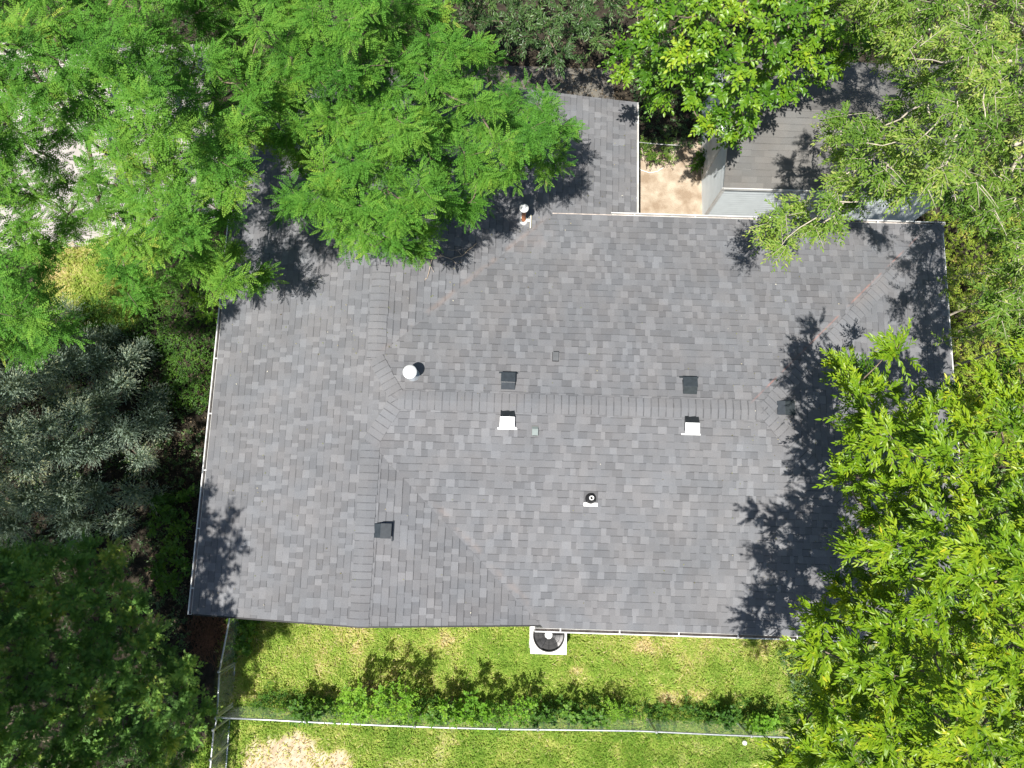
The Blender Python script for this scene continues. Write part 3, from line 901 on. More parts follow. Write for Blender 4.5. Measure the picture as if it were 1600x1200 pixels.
def tpl_pinnate(pairs=8, w=.34, ll=.20, lw=.105, droop=.25, seed=0):
    """feathery leaf, length 1: rows of small leaflets either side of a stalk"""
    rg = np.random.default_rng(seed); tv = []; tf = []
    def leaflet(x0, y0, z0, ang, L_, W_, roll):
        c, s = math.cos(ang), math.sin(ang); b = len(tv)
        for (a, h) in ((0, 0), (.5, -W_ / 2 / L_), (1, 0), (.5, W_ / 2 / L_)):
            X = a * L_; Y = h * L_
            tv.append((x0 + X * c - Y * s, y0 + X * s + Y * c, z0 + roll * Y - .25 * X * abs(s)))
        tf.append((b, b + 1, b + 2, b + 3))
    for i in range(pairs):
        x = .14 + .80 * i / (pairs - 1); e = math.sin(math.pi * (.18 + .72 * i / (pairs - 1))) ** .6
        for s in (-1, 1):
            leaflet(x, 0, -droop * x * x, s * (1.25 - .35 * x + rg.uniform(-.1, .1)), ll * e, lw * (.8 + .2 * e), rg.uniform(-.5, .5))
    leaflet(.96, 0, -droop * .95, 0, ll * .8, lw, 0)
    b = len(tv); tv += [(0, -.006, 0), (.5, -.005, -droop * .25), (.5, .005, -droop * .25), (0, .006, 0)]; tf.append((b, b + 1, b + 2, b + 3))
    return np.array(tv), np.array(tf)

def tpl_needle(nn=16, seed=0, spread=.32):
    """short conifer shoot, length 1, thin needles all round and forward"""
    rg = np.random.default_rng(seed); tv = []; tf = []
    for i in range(nn):
        x = rg.uniform(.0, .85); a = rg.uniform(0, 2 * math.pi); L_ = spread * rg.uniform(.8, 1.1)
        ca, sa = math.cos(a), math.sin(a); fx = .75
        b = len(tv); w = .06
        tip = (x + L_ * fx, ca * L_ * .8, sa * L_ * .8)
        tv += [(x, -sa * w, ca * w), (x, sa * w, -ca * w), (tip[0], tip[1] + sa * w * .3, tip[2] - ca * w * .3), (tip[0], tip[1] - sa * w * .3, tip[2] + ca * w * .3)]
        tf.append((b, b + 1, b + 2, b + 3))
    return np.array(tv), np.array(tf)

def tpl_spray(seed=0, n=7):
    """flat scaly evergreen spray, length 1, with lobes forward"""
    rg = np.random.default_rng(seed); tv = []; tf = []
    def lobe(x0, y0, ang, L_, W_, z):
        c, s = math.cos(ang), math.sin(ang); b = len(tv)
        for (a, h) in ((0, -.25), (.55, -.5), (1, 0), (.55, .5)):
            X = a * L_; Y = h * W_; tv.append((x0 + X * c - Y * s, y0 + X * s + Y * c, z - .2 * X * X))
        tf.append((b, b + 1, b + 2, b + 3))
    lobe(0, 0, 0, 1, .12, 0)
    for i in range(n):
        x = .1 + .72 * i / (n - 1); s = 1 if i % 2 else -1
        L_ = .52 * (1 - .55 * x) * rg.uniform(.85, 1.1); lobe(x, 0, s * rg.uniform(.55, .8), L_, .11, rg.uniform(-.02, .02))
        lobe(x + L_ * .4, s * L_ * .25, s * .2, L_ * .5, .08, rg.uniform(-.02, .02))
    return np.array(tv), np.array(tf)

def sample_clumps(rg, poly, n, mind, zf, holes=(), jz=0.0, tries=60):
    xs = [p[0] for p in poly]; ys = [p[1] for p in poly]
    N = n * tries
    X = rg.uniform(min(xs), max(xs), N); Y = rg.uniform(min(ys), max(ys), N)
    ok = inpoly(X, Y, poly)
    X = X[ok]; Y = Y[ok]
    Dd = edgedist(X, Y, poly)
    k = Dd > mind * (.62 if mind > 25 else .30)
    for (hx, hy, hr) in holes: k &= np.hypot(X - hx, Y - hy) > hr
    X = X[k]; Y = Y[k]; Dd = Dd[k]
    keep = []; kx = np.empty(0); ky = np.empty(0)
    for i in range(len(X)):
        if len(keep) >= n: break
        if len(keep) == 0 or np.min(np.hypot(kx - X[i], ky - Y[i])) > mind:
            keep.append(i); kx = np.append(kx, X[i]); ky = np.append(ky, Y[i])
    X = X[keep]; Y = Y[keep]; Dd = Dd[keep]
    Z = zf(X, Y, Dd) + rg.normal(0, 1, len(X)) * jz
    return P(X, Y, Z)

def spawn(rg, C, r, nshoot, kleaf, leaf_len, ang=.9, center=None, out=.5, up=.35, flat=.55, droop=.10, lnoise=.35, ctint=.16, ltint=.10, tmean=.5, shoot_len=(.5, 1.15), nrm_up=1.0, lvar=.25, gravity=0.0):
    """leaves on shoots that radiate from each clump centre"""
    n = len(C)
    base_t = np.clip(rg.normal(tmean, ctint, n), 0, 1)
    idx = np.repeat(np.arange(n), nshoot)
    S0 = C[idx]
    d = rg.normal(0, 1, (len(idx), 3)); d[:, 2] = d[:, 2] * flat + up
    if center is not None:
        o = norm(S0[:, :2] - center[:2]); d[:, :2] += o * out
    d = norm(d)
    rr = (r if np.isscalar(r) else r[idx]) * np.ones(len(idx))
    L_ = rr * rg.uniform(*shoot_len, len(idx))
    S0 = S0 + norm(rg.normal(0, 1, (len(idx), 3))) * rr[:, None] * rg.uniform(0, .35, (len(idx), 1)) * np.array([1, 1, flat])
    j = np.tile(np.arange(kleaf), len(idx)); si = np.repeat(np.arange(len(idx)), kleaf)
    t = (j + rg.uniform(.2, .8, len(j))) / kleaf * .9 + .1
    dd = d[si]; pos = S0[si] + dd * (L_[si] * t)[:, None]
    pos[:, 2] -= droop * (t ** 2) * L_[si]
    upv = np.array([0, 0, nrm_up]) + rg.normal(0, lnoise, (len(si), 3))
    side = norm(np.cross(dd, upv)); sg = np.where(j % 2 == 0, 1.0, -1.0)
    a = ang * rg.uniform(.6, 1.2, len(si)) * np.where(j == kleaf - 1, .15, 1)
    ld = dd * np.cos(a)[:, None] + side * (np.sin(a) * sg)[:, None]
    ld[:, 2] -= gravity * rg.uniform(.3, 1.2, len(ld))
    ti = np.clip(base_t[idx][si] + rg.normal(0, ltint, len(si)) + (t - .5) * .22, 0, 1)
    sc = leaf_len * rg.uniform(1 - lvar, 1 + lvar, len(si)) * (1 - .25 * t)
    return pos, ld, upv, sc, ti, (S0, d, L_)

def skeleton(rg, base, fork, C, r0, bow=-.06, n=6, expo=.62, rmin=.012, maxr=.3):
    C = C - np.array([0, 0, .28])
    rmin = rmin * .5
    """trunk and limbs that reach every clump centre"""
    nodes = [np.array(base, float), np.array(fork, float)]; par = [-1, 0]
    order = np.argsort(np.linalg.norm(C - nodes[1], axis=1))
    for i in order:
        c = C[i]; A = np.array(nodes[1:])
        df = np.linalg.norm(A - nodes[1], axis=1); dc = np.linalg.norm(A - c, axis=1)
        k = int(np.argmin(dc + .35 * df)) + 1
        nodes.append(c); par.append(k)
    cnt = np.ones(len(nodes))
    for i in range(len(nodes) - 1, 0, -1): cnt[par[i]] += cnt[i]
    rad = np.minimum(rmin + r0 * (cnt / cnt[0]) ** expo, maxr)
    trunk = MB(); limbs = MB()
    b = Vector(nodes[0]); f_ = Vector(nodes[1])
    mid = b.lerp(f_, .5) + Vector((rg.uniform(-.1, .1), rg.uniform(-.1, .1), 0))
    trunk.tube([b - Vector((0, 0, .1)), b + Vector((0, 0, .15)), mid, f_], [rad[0] * 1.5, rad[0] * 1.1, rad[0] * .95, rad[1]], 10)
    for i in range(2, len(nodes)):
        a = Vector(nodes[par[i]]); c = Vector(nodes[i]); ln = (c - a).length
        if ln < 1e-3: continue
        p = []
        for k in range(5):
            t = k / 4; q = a.lerp(c, t)
            if 0 < k < 4: q += Vector((rg.normal(0, .03), rg.normal(0, .03), 0)) * ln; q.z += bow * ln * math.sin(math.pi * t) * .5
            p.append(q)
        ra = min(rad[par[i]], rad[i] * 1.5); limbs.tube(p, [ra + (rad[i] * .7 - ra) * k / 4 for k in range(5)], n, False)
    return trunk, limbs

def add_twigs(mb, rg, sh, frac, r=.004, droop=.1):
    S0, d, L_ = sh
    for i in np.nonzero(rg.random(len(S0)) < frac)[0]:
        a = Vector(S0[i]); dv = Vector(d[i]); L1 = L_[i]
        p = [a, a + dv * L1 * .5 - Vector((0, 0, droop * .25 * L1)), a + dv * L1 - Vector((0, 0, droop * L1))]
        mb.tube(p, [r * 1.4, r, r * .5], 3, False)

def tree(name, label, cat, base, fork, C, leaf_sets, lm, bm, r0=.16, twigs=None, rg=None, group=None, twig_frac=.25, twig_r=.004, limb_subset=None, rmin=.012):
    root = thing(name, (float(base[0]), float(base[1]), 0), label, cat, group)
    tr, li = skeleton(rg, base, fork, C if limb_subset is None else C[limb_subset], r0, rmin=rmin)
    t_ = tr.build('trunk', bm, root, True)
    parts = []
    for (tv, tf), args in leaf_sets:
        pos, ld, upv, sc, ti, sh = args
        parts.append(bake(tv, tf, pos, ld, upv, sc, ti))
        if twig_frac: add_twigs(li, rg, sh, twig_frac, twig_r)
    li.build('branches', bm if twigs is None else twigs, root, True)
    V, Fa, T = join(parts)
    mesh_np('crown', V, Fa, lm, root, False, {'tint': ('POINT', T)})
    return root

LM_locust = leaf_mat('feathery_leaves', [(0, (.030, .11, .014)), (.45, (.088, .235, .028)), (.85, (.17, .32, .040)), (1, (.31, .39, .06))], .62, .30, .15)
LM_broad = leaf_mat('broad_leaves', [(0, (.030, .10, .008)), (.45, (.085, .205, .012)), (.8, (.20, .34, .02)), (1, (.34, .43, .03))], .38, .34, .4)
LM_lance = leaf_mat('lance_leaves', [(0, (.05, .13, .006)), (.45, (.15, .27, .010)), (.85, (.28, .38, .018)), (1, (.48, .46, .03))], .40, .30, .35)
LM_small = leaf_mat('small_leaves', [(0, (.05, .12, .014)), (.45, (.125, .235, .028)), (.8, (.23, .335, .055)), (1, (.40, .44, .12))], .5, .34, .25)
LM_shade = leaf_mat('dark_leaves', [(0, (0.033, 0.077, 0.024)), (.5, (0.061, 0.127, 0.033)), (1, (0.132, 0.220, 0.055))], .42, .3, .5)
LM_spruce = leaf_mat('blue_needles', [(0, (.17, .23, .15)), (.45, (.31, .42, .35)), (.8, (.48, .58, .48)), (1, (.64, .68, .46))], .6, .32, .2)
LM_ever = leaf_mat('evergreen_sprays', [(0, (.075, .17, .04)), (.5, (.16, .33, .07)), (.85, (.28, .45, .09)), (1, (.48, .56, .12))], .55, .3, .3)
LM_vine = leaf_mat('vine_leaves', [(0, (.06, .16, .012)), (.5, (.13, .29, .022)), (1, (.25, .42, .04))], .55, .36, .25)
LM_ivy = leaf_mat('ivy_leaves', [(0, (.035, .095, .016)), (.5, (.07, .17, .022)), (1, (.16, .28, .03))], .5, .3, .25)
LM_cover = leaf_mat('cover_leaves', [(0, (.11, .18, .015)), (.5, (.22, .32, .035)), (.85, (.34, .40, .055)), (1, (.50, .42, .14))], .55, .35, .25)
LM_grass = leaf_mat('grass_blades', [(0, (.14, .27, .03)), (.4, (.28, .42, .065)), (.7, (.43, .51, .12)), (.9, (.60, .55, .24)), (1, (.66, .57, .34))], .65, .35, .2)

# ---- the two feathery trees of the upper left
PIN = [tpl_pinnate(7, seed=s, droop=d) for s, d in ((1, .22), (2, .32), (3, .15))]
L_OUT = [(-150, -90), (480, -90), (480, 60), (480, 150), (450, 200), (400, 235), (392, 262), (385, 290), (372, 325), (382, 312), (396, 345), (362, 368), (395, 400), (428, 405), (430, 428), (398, 468), (350, 470), (315, 452), (270, 448), (235, 478), (205, 500), (175, 478), (150, 455), (152, 400), (130, 378), (88, 388), (85, 440), (92, 470), (128, 505), (104, 560), (100, 594), (70, 560), (30, 566), (0, 548), (-150, 570)]
L_HOLES = [(150, 205, 24), (118, 238, 22), (160, 245, 24), (172, 345, 22), (276, 346, 14), (62, 200, 14), (190, 150, 12), (255, 245, 14), (30, 262, 14), (135, 300, 12), (140, 355, 18), (130, 180, 14), (160, 110, 12), (248, 115, 12)]
rg = np.random.default_rng(11)
zl = lambda X, Y, Dd: 5.3 + (fbm(X, Y, 301, 70) - .5) * 4.2 + np.clip(Dd / 160, 0, 1) ** .6 * 1.6
C1 = sample_clumps(rg, L_OUT, 230, 36, zl, L_HOLES, .42)
C2 = sample_clumps(rg, L_OUT, 130, 42, lambda X, Y, Dd: zl(X, Y, Dd) - 1.1, L_HOLES, .25)
base = P(40, 60, 0.0); base = np.array([base[0], base[1], 0]); fork = base + np.array([.3, -1.0, 2.9])
Cc = np.concatenate([C1, C2]); center = np.array([fork[0], fork[1] - 1.5, 5])
ls = []
for k in range(3):
    sel = C1[k::3]; ls.append((PIN[k], spawn(rg, sel, .36, 13, 8, .225, 1.0, center, .8, .22, .45, .15, .30, ctint=.13, lvar=.3)))
ls.append((PIN[0], spawn(rg, C2, .38, 8, 7, .23, 1.0, center, .6, .1, .5, .15, .35, ctint=.12, tmean=.25)))  # lower clumps tinted darker, crown shade put into the leaf colour
tree('feathery_tree', 'feathery leaved tree over the pale driveway at the upper left', 'tree', base, fork, Cc, ls, LM_locust, M_bark, .15, rg=rg, twig_frac=.15)

R_OUT = [(395, -90), (735, -90), (733, 0), (728, 30), (752, 52), (790, 60), (796, 100), (755, 108), (765, 122), (845, 122), (880, 160), (903, 195), (893, 240), (868, 268), (835, 282), (795, 288), (770, 322), (735, 345), (690, 355), (672, 398), (620, 402), (560, 408), (525, 385), (512, 350), (470, 345), (438, 350), (432, 300), (440, 262), (395, 235), (408, 180), (430, 120)]
rg = np.random.default_rng(12)
zr2 = lambda X, Y, Dd: 4.8 + (fbm(X, Y, 302, 70) - .5) * 3.8 + np.clip((900 - X) / 500, 0, 1) * .7 + np.clip(Dd / 150, 0, 1) ** .6 * 1.5
C1 = sample_clumps(rg, R_OUT, 200, 36, zr2, [(455, 205, 12), (600, 110, 16), (505, 300, 10), (735, 200, 8)], .40)
C2 = sample_clumps(rg, R_OUT, 160, 34, lambda X, Y, Dd: zr2(X, Y, Dd) - 1.0, [], .25)
base = P(590, -10, 0.0); base = np.array([base[0], base[1], 0]); fork = base + np.array([.0, -.9, 3.2])
Cc = np.concatenate([C1, C2]); center = np.array([fork[0], fork[1] - 1.5, 5])
ls = []
for k in range(3):
    sel = C1[k::3]; ls.append((PIN[k], spawn(rg, sel, .35, 13, 8, .215, 1.0, center, 1.0, .25, .45, .15, .28, ctint=.12, lvar=.3, tmean=.5)))
ls.append((PIN[1], spawn(rg, C2, .38, 9, 7, .225, 1.0, center, .6, .1, .5, .15, .35, ctint=.12, tmean=.25)))  # darker tint on the lower layer stands for shade inside the crown
tree('feathery_tree', 'feathery leaved tree whose crown hangs over the north wing of the roof', 'tree', base, fork, Cc, ls, LM_locust, M_bark, .15, rg=rg, twig_frac=.15)

# ---- dark tree in the shade at the top centre
rg = np.random.default_rng(13)
T_OUT = [(690, -80), (1000, -80), (975, 10), (955, 45), (945, 88), (905, 75), (880, 108), (840, 95), (800, 70), (775, 72), (740, 50), (700, 20)]
C1 = sample_clumps(rg, T_OUT, 70, 26, lambda X, Y, Dd: 3.0 + np.clip(Dd / 70, 0, 1) * 1.1, [], .2)
base = np.array([*P(840, -30, 0)[:2], 0]); fork = base + np.array([0, 0, 1.4])
TL = tpl_simple(.30, .2, .25)
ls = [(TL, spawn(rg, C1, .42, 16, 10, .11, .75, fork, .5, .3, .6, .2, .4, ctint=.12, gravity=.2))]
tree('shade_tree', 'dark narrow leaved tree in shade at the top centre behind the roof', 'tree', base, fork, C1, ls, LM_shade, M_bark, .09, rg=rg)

# ---- broad leaved tree, top right of centre
rg = np.random.default_rng(14)
B_OUT = [(940, 88), (958, 60), (985, 30), (975, -90), (1420, -90), (1425, 40), (1385, 75), (1330, 100), (1290, 140), (1255, 150), (1240, 170), (1205, 165), (1190, 195), (1165, 215), (1145, 243), (1120, 225), (1092, 240), (1088, 205), (1070, 165), (1045, 175), (1035, 225), (1020, 205), (1010, 165), (985, 150), (960, 120)]
zb = lambda X, Y, Dd: 4.7 + (fbm(X, Y, 303, 80) - .5) * 2.6 + np.clip(Dd / 110, 0, 1) * 1.5
C1 = sample_clumps(rg, B_OUT, 130, 30, zb, [(1130, 105, 12), (1262, 120, 14), (1065, 50, 10)], .42)
C2 = sample_clumps(rg, B_OUT, 110, 30, lambda X, Y, Dd: 3.5 + np.clip(Dd / 110, 0, 1) * 1.2, [], .25)
base = np.array([*P(1150, -40, 0)[:2], 0]); fork = base + np.array([0, -.6, 2.4])
BL = tpl_simple(.52, .10, .18)
Cc = np.concatenate([C1, C2])
ls = [(BL, spawn(rg, C1, .33, 14, 9, .105, .95, fork, .9, .30, .5, .2, .38, ctint=.15, gravity=.15, lvar=.35)),
      (BL, spawn(rg, C2, .36, 9, 9, .10, .95, fork, .7, .2, .5, .2, .4, ctint=.12, tmean=.35, gravity=.15))]  # lower leaves tinted darker, shade under the crown put into colour
tree('broadleaf_tree', 'glossy broad leaved tree between the roof corner and the shed', 'tree', base, fork, Cc, ls, LM_broad, M_bark, .13, rg=rg, twig_frac=.15)

# ---- airy pale green tree, upper right
rg = np.random.default_rng(15)
A_OUT = [(1290, -90), (1700, -90), (1700, 560), (1610, 545), (1545, 505), (1525, 450), (1560, 395), (1510, 350), (1475, 335), (1440, 310), (1400, 320), (1350, 330), (1320, 355), (1295, 385), (1245, 395), (1212, 410), (1190, 375), (1165, 350), (1210, 325), (1240, 300), (1288, 300), (1302, 262), (1285, 215), (1300, 165), (1340, 150), (1395, 160), (1405, 125), (1370, 95), (1360, 40), (1300, 25)]
za = lambda X, Y, Dd: 5.7 + (fbm(X, Y, 314, 60) - .5) * 1.6 + np.clip((Y - 250) / 80, 0, 1) * np.clip((X - 1330) / 60, 0, 1) * 1.0 + (fbm(X, Y, 304, 90) - .5) * 2.8 + np.clip(Dd / 160, 0, 1) * 1.7 
C1 = sample_clumps(rg, A_OUT, 260, 29, za, [(1262, 292, 14), (1460, 320, 10)], .45)
C2 = sample_clumps(rg, A_OUT, 130, 34, lambda X, Y, Dd: 4.6 + np.clip(Dd / 160, 0, 1) * 1.0, [(1262, 292, 14), (1385, 138, 22)], .3)
base = np.array([*P(1560, 150, 0)[:2], 0]); fork = base + np.array([-.2, -.2, 3.0])
AL = tpl_simple(.36, .16, .15)
Cc = np.concatenate([C1, C2]); center = np.array([fork[0] + .6, fork[1] + .5, 5])
ls = [(AL, spawn(rg, C1, .37, 18, 11, .082, .8, center, 1.1, .12, .45, .25, .42, ctint=.15, ltint=.14, gravity=.1)),
      (AL, spawn(rg, C2, .42, 14, 11, .08, .8, center, .9, .05, .5, .25, .45, ctint=.12, tmean=.4, gravity=.1))]  # lower layer a little darker, inner shade put into its tint
tree('airy_tree', 'airy pale green tree with light twigs reaching over the shed roof', 'tree', base, fork, Cc, ls, LM_small, M_palebark, .11, rg=rg, twig_frac=.3, twig_r=.0045, rmin=.010)

# ---- bright lance leaved tree, lower right
rg = np.random.default_rng(16)
C_OUT = [(1290, 575), (1310, 545), (1345, 535), (1362, 560), (1390, 520), (1412, 512), (1428, 550), (1405, 590), (1440, 605), (1475, 590), (1500, 600), (1540, 570), (1600, 540), (1720, 540), (1720, 1300), (1200, 1300), (1215, 1205), (1192, 1175), (1245, 1150), (1240, 1120), (1205, 1095), (1225, 1065), (1262, 1085), (1270, 1050), (1245, 1040), (1255, 1005), (1232, 968), (1262, 940), (1300, 930), (1295, 898), (1325, 880), (1286, 838), (1330, 815), (1332, 775), (1290, 765), (1280, 735), (1320, 720), (1300, 690), (1322, 665), (1285, 640), (1290, 605)]
zc = lambda X, Y, Dd: 6.2 + (fbm(X, Y, 305, 75) - .5) * 5.0 * np.clip(Dd / 100, .1, 1) + np.clip(Dd / 150, 0, 1) ** .7 * 1.6
H_ = [(1345, 715, 16), (1372, 720, 14), (1320, 1010, 22), (1395, 1080, 20), (1420, 860, 14), (1345, 985, 14), (1560, 1110, 22), (1500, 770, 12)]
C1 = sample_clumps(rg, C_OUT, 210, 38, zc, H_, .45)
C2 = sample_clumps(rg, C_OUT, 190, 34, lambda X, Y, Dd: zc(X, Y, Dd) - 1.3, H_, .3)
base = np.array([*P(1440, 930, 0)[:2], 0]); fork = base + np.array([0, 0, 2.6])
CL = tpl_simple(.32, .25, .2)
Cc = np.concatenate([C1, C2])
ls = [(CL, spawn(rg, C1, .37, 17, 13, .100, .55, fork, 1.2, .5, .5, .1, .34, ctint=.11, ltint=.13, shoot_len=(.5, 1.35), lvar=.35)),
      (CL, spawn(rg, C2, .40, 12, 11, .10, .65, fork, .9, .2, .5, .15, .35, ctint=.12, tmean=.2))]  # under layer darkened by tint to deepen the shaded gaps
tree('lance_leaved_tree', 'bright green lance leaved tree overhanging the lower right of the roof', 'tree', base, fork, Cc, ls, LM_lance, M_bark, .15, rg=rg, twig_frac=.15)

# ---- blue spruce on the left: whorls of boughs round a cone
rg = np.random.default_rng(17)
sc_ = np.array([-10.7, 1.25, 0.0]); Hs = 5.6; Rs = 2.75
cl = []
for lev in range(10):
    z = .45 + lev * .52; R = Rs * (1 - (z - .3) / Hs) ** .8
    for ring in (1.0, .62):
        n = max(4, int(2 * math.pi * R * ring / 1.08))
        for k in range(n):
            a = 2 * math.pi * (k + rg.uniform(-.3, .3)) / n + lev * .7; r = R * ring * rg.uniform(.86, 1.05)
            cl.append((sc_[0] + r * math.cos(a), sc_[1] + r * math.sin(a) * 1.0, z + rg.uniform(-.12, .12) + (1 - ring) * .5))
cl = np.array(cl)
ls = []
for k in range(2):
    sel = cl[k::2]
    ls.append((tpl_needle(16, k), spawn(rg, sel, .43, 150, 5, .07, .5, sc_, .45, .30, 1.0, .0, .8, ctint=.16, ltint=.09, shoot_len=(.85, 1.0))))
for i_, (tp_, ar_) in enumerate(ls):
    ar_[4][:] = np.clip(ar_[4] + np.tile(np.array([-.48, -.34, -.15, .02, .18]), len(ar_[4]) // 5), 0, 1)  # tint falls toward each bough core, depth shade put into needle colour
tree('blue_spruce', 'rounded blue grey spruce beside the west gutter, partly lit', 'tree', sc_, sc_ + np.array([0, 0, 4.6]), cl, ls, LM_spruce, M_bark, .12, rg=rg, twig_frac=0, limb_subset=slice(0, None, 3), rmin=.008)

# ---- dark evergreen, lower left
rg = np.random.default_rng(18)
E_OUT = [(-150, 850), (40, 860), (75, 835), (120, 850), (150, 828), (200, 850), (225, 900), (240, 960), (262, 985), (290, 1000), (310, 1040), (335, 1075), (330, 1120), (320, 1150), (300, 1190), (270, 1300), (-150, 1300)]
ze = lambda X, Y, Dd: np.clip(1.0 + (330 - X) / 330 * 3.3, .8, 5.2) - np.clip((900 - Y) / 80, 0, 1) * .8
C1 = sample_clumps(rg, E_OUT, 300, 29, ze, [(205, 1160, 8)], .3)
base = np.array([-9.6, -4.6, 0]); fork = base + np.array([0, 0, 2.2])
ls = []
for k in range(2):
    ls.append((tpl_spray(k), spawn(rg, C1[k::2], .38, 34, 9, .11, .6, base, .7, .55, .6, .0, .6, ctint=.2, ltint=.12)))
tree('evergreen_shrub', 'large dark feathery evergreen filling the lower left corner', 'tree', base, fork, C1, ls, LM_ever, M_bark, .12, rg=rg, twig_frac=0, limb_subset=slice(0, None, 2))

# ---- the tall tree further left that throws shade over both evergreens
rg = np.random.default_rng(19)
n = 560
a = rg.uniform(0, 2 * math.pi, n); r = np.sqrt(rg.uniform(0, 1, n)); Z = rg.uniform(8.8, 10.8, n)
C1 = np.stack([-11.8 + 5.0 * r * np.cos(a), -4.6 + 4.6 * r * np.sin(a), Z], -1)
keep = np.where(C1[:, 1] > -2.2, .13, np.where((C1[:, 1] < -5.6) | (C1[:, 0] < -10.2), .38, 1.0))
C1 = C1[rg.random(len(C1)) < keep]
base = np.array([-12.6, -4.4, 0]); fork = base + np.array([.2, .2, 6.0])
ls = [(tpl_lite(.5), spawn(rg, C1, .55, 13, 10, .15, .8, fork, .0, .2, .6, .1, .5))]
tree('tall_tree', 'tall leafy tree west of the evergreens', 'tree', base, fork, C1, ls, LM_broad, M_bark, .22, rg=rg, twig_frac=0)

# ---- low plants
def bush(name, label, cat, pts, r, nshoot, kleaf, ll, lm, tpl, seed, stems=True, up=.6, group=None, kind=None, tmean=.5, ctint=.16, flat=.6, bm=None, lnoise=.5):
    rg = np.random.default_rng(seed); C = np.asarray(pts, float)
    args = spawn(rg, C, r, nshoot, kleaf, ll, .8, None, 0, up, flat, .1, lnoise, tmean=tmean, ctint=ctint)
    pos, ld, upv, sc, ti, sh = args
    k = pos[:, 2] > .0
    V, Fa, T = bake(tpl[0], tpl[1], pos[k], ld[k], upv[k], sc[k], ti[k])
    if not stems:
        o = mesh_np(name, V, Fa, lm, None, False, {'tint': ('POINT', T)}); return tag(o, label, cat, group, kind)
    b = C.mean(0); root = thing(name, (float(b[0]), float(b[1]), 0), label, cat, group)
    mb = MB(); r_ = random.Random(seed)
    for c in C:
        mb.tube(wiggle((c[0] * .6 + b[0] * .4, c[1] * .6 + b[1] * .4, -.03), c, 4, .03, r_), [.009, .008, .006, .005, .003], 4, False)
    add_twigs(mb, rg, sh, .3, .003)
    mb.build('stems', bm or M_bark, root, True)
    mesh_np('leaves', V, Fa, lm, root, False, {'tint': ('POINT', T)})
    return root
VL = tpl_simple(.75, .08, .15); LT = tpl_lite(.55)
def blob(rg, x, y, rx, ry, z0, z1, n):
    """clump centres inside a low plant that the photograph shows about pixel (x, y)"""
    X = x + rg.uniform(-1, 1, n) * rx; Y = y + rg.uniform(-1, 1, n) * ry; Z = rg.uniform(z0, z1, n)
    return P(X, Y, Z)
rg = np.random.default_rng(40)
GW = 'weeds and vines along the fence'
weeds = [
    (455, 1108, 26, 12, .3, .7, 9, .55, 'low leafy weed at the fence, nearest the gate'),
    (505, 1108, 20, 14, .3, .9, 8, .5, 'low weed at the fence left of the bright bushy sapling'),
    (588, 1092, 42, 30, .6, 1.7, 26, .75, 'bright green bushy sapling rising above the fence'),
    (545, 1108, 22, 14, .4, 1.2, 10, .6, 'leafy vine clump on the fence joining the bright sapling'),
    (655, 1115, 25, 12, .4, 1.1, 10, .55, 'vine tangle on the fence right of the bright sapling'),
    (715, 1105, 22, 22, .4, 1.5, 13, .55, 'tall upright weed growing through the fence'),
    (765, 1122, 26, 10, .4, 1.1, 10, .5, 'vine patch hiding the fence rail'),
    (808, 1108, 22, 22, .4, 1.3, 12, .55, 'pale flowering weed clump above the fence rail'),
    (868, 1116, 26, 10, .3, 1.0, 10, .45, 'dark weed clump behind the fence, south of the air conditioner'),
    (975, 1106, 26, 12, .2, .8, 11, .6, 'spreading green weed just inside the fence'),
    (1120, 1118, 24, 10, .2, .6, 9, .35, 'dark low weed inside the right half of the fence'),
    (478, 1106, 18, 12, .4, 1.25, 8, .5, 'dark rounded weed at the fence casting a round shadow'),
    (628, 1106, 18, 14, .4, 1.5, 9, .5, 'tall thin weed just right of the bright sapling'),
    (690, 1112, 18, 12, .4, 1.3, 9, .45, 'dark weed between the vine tangle and the tall upright weed'),
    (742, 1110, 18, 14, .4, 1.4, 9, .55, 'weed just right of the tall upright weed'),
    (838, 1112, 18, 12, .3, 1.2, 9, .5, 'weed between the pale clump and the dark clump on the fence'),
    (915, 1116, 20, 10, .2, .95, 8, .5, 'small weed at the fence right of the dark clump'),
    (1190, 1128, 16, 9, .2, .8, 7, .65, 'small bright weed where the fence meets the lower right tree'),
]
for i, (x, y, rx, ry, z0, z1, n, tm, lb) in enumerate(weeds):
    bush('weed', lb, 'weed', blob(rg, x, y + 4, rx * 1.25, ry * .9, z0 * .6, z1, int(n * (1.6 if tm > .58 else 1.1))), .21, 8, 6, rg.uniform(.05, .085), LM_vine if tm >= .55 else LM_ivy, VL if i % 3 else AL, 50 + i, group=GW, tmean=tm - .1 if tm >= .55 else tm)
# dark ground growth just inside the fence
X = rg.uniform(395, 1230, 520); Y = 1097 + (X - 400) * .026 + rg.normal(0, 10, 520); pts = P(X, Y, rg.uniform(.03, .34, 520))
bush('undergrowth', 'matted green undergrowth along the foot of the fence', 'undergrowth', pts, .13, 6, 5, .05, LM_ivy, LT, 70, stems=False, kind='stuff', tmean=.5)
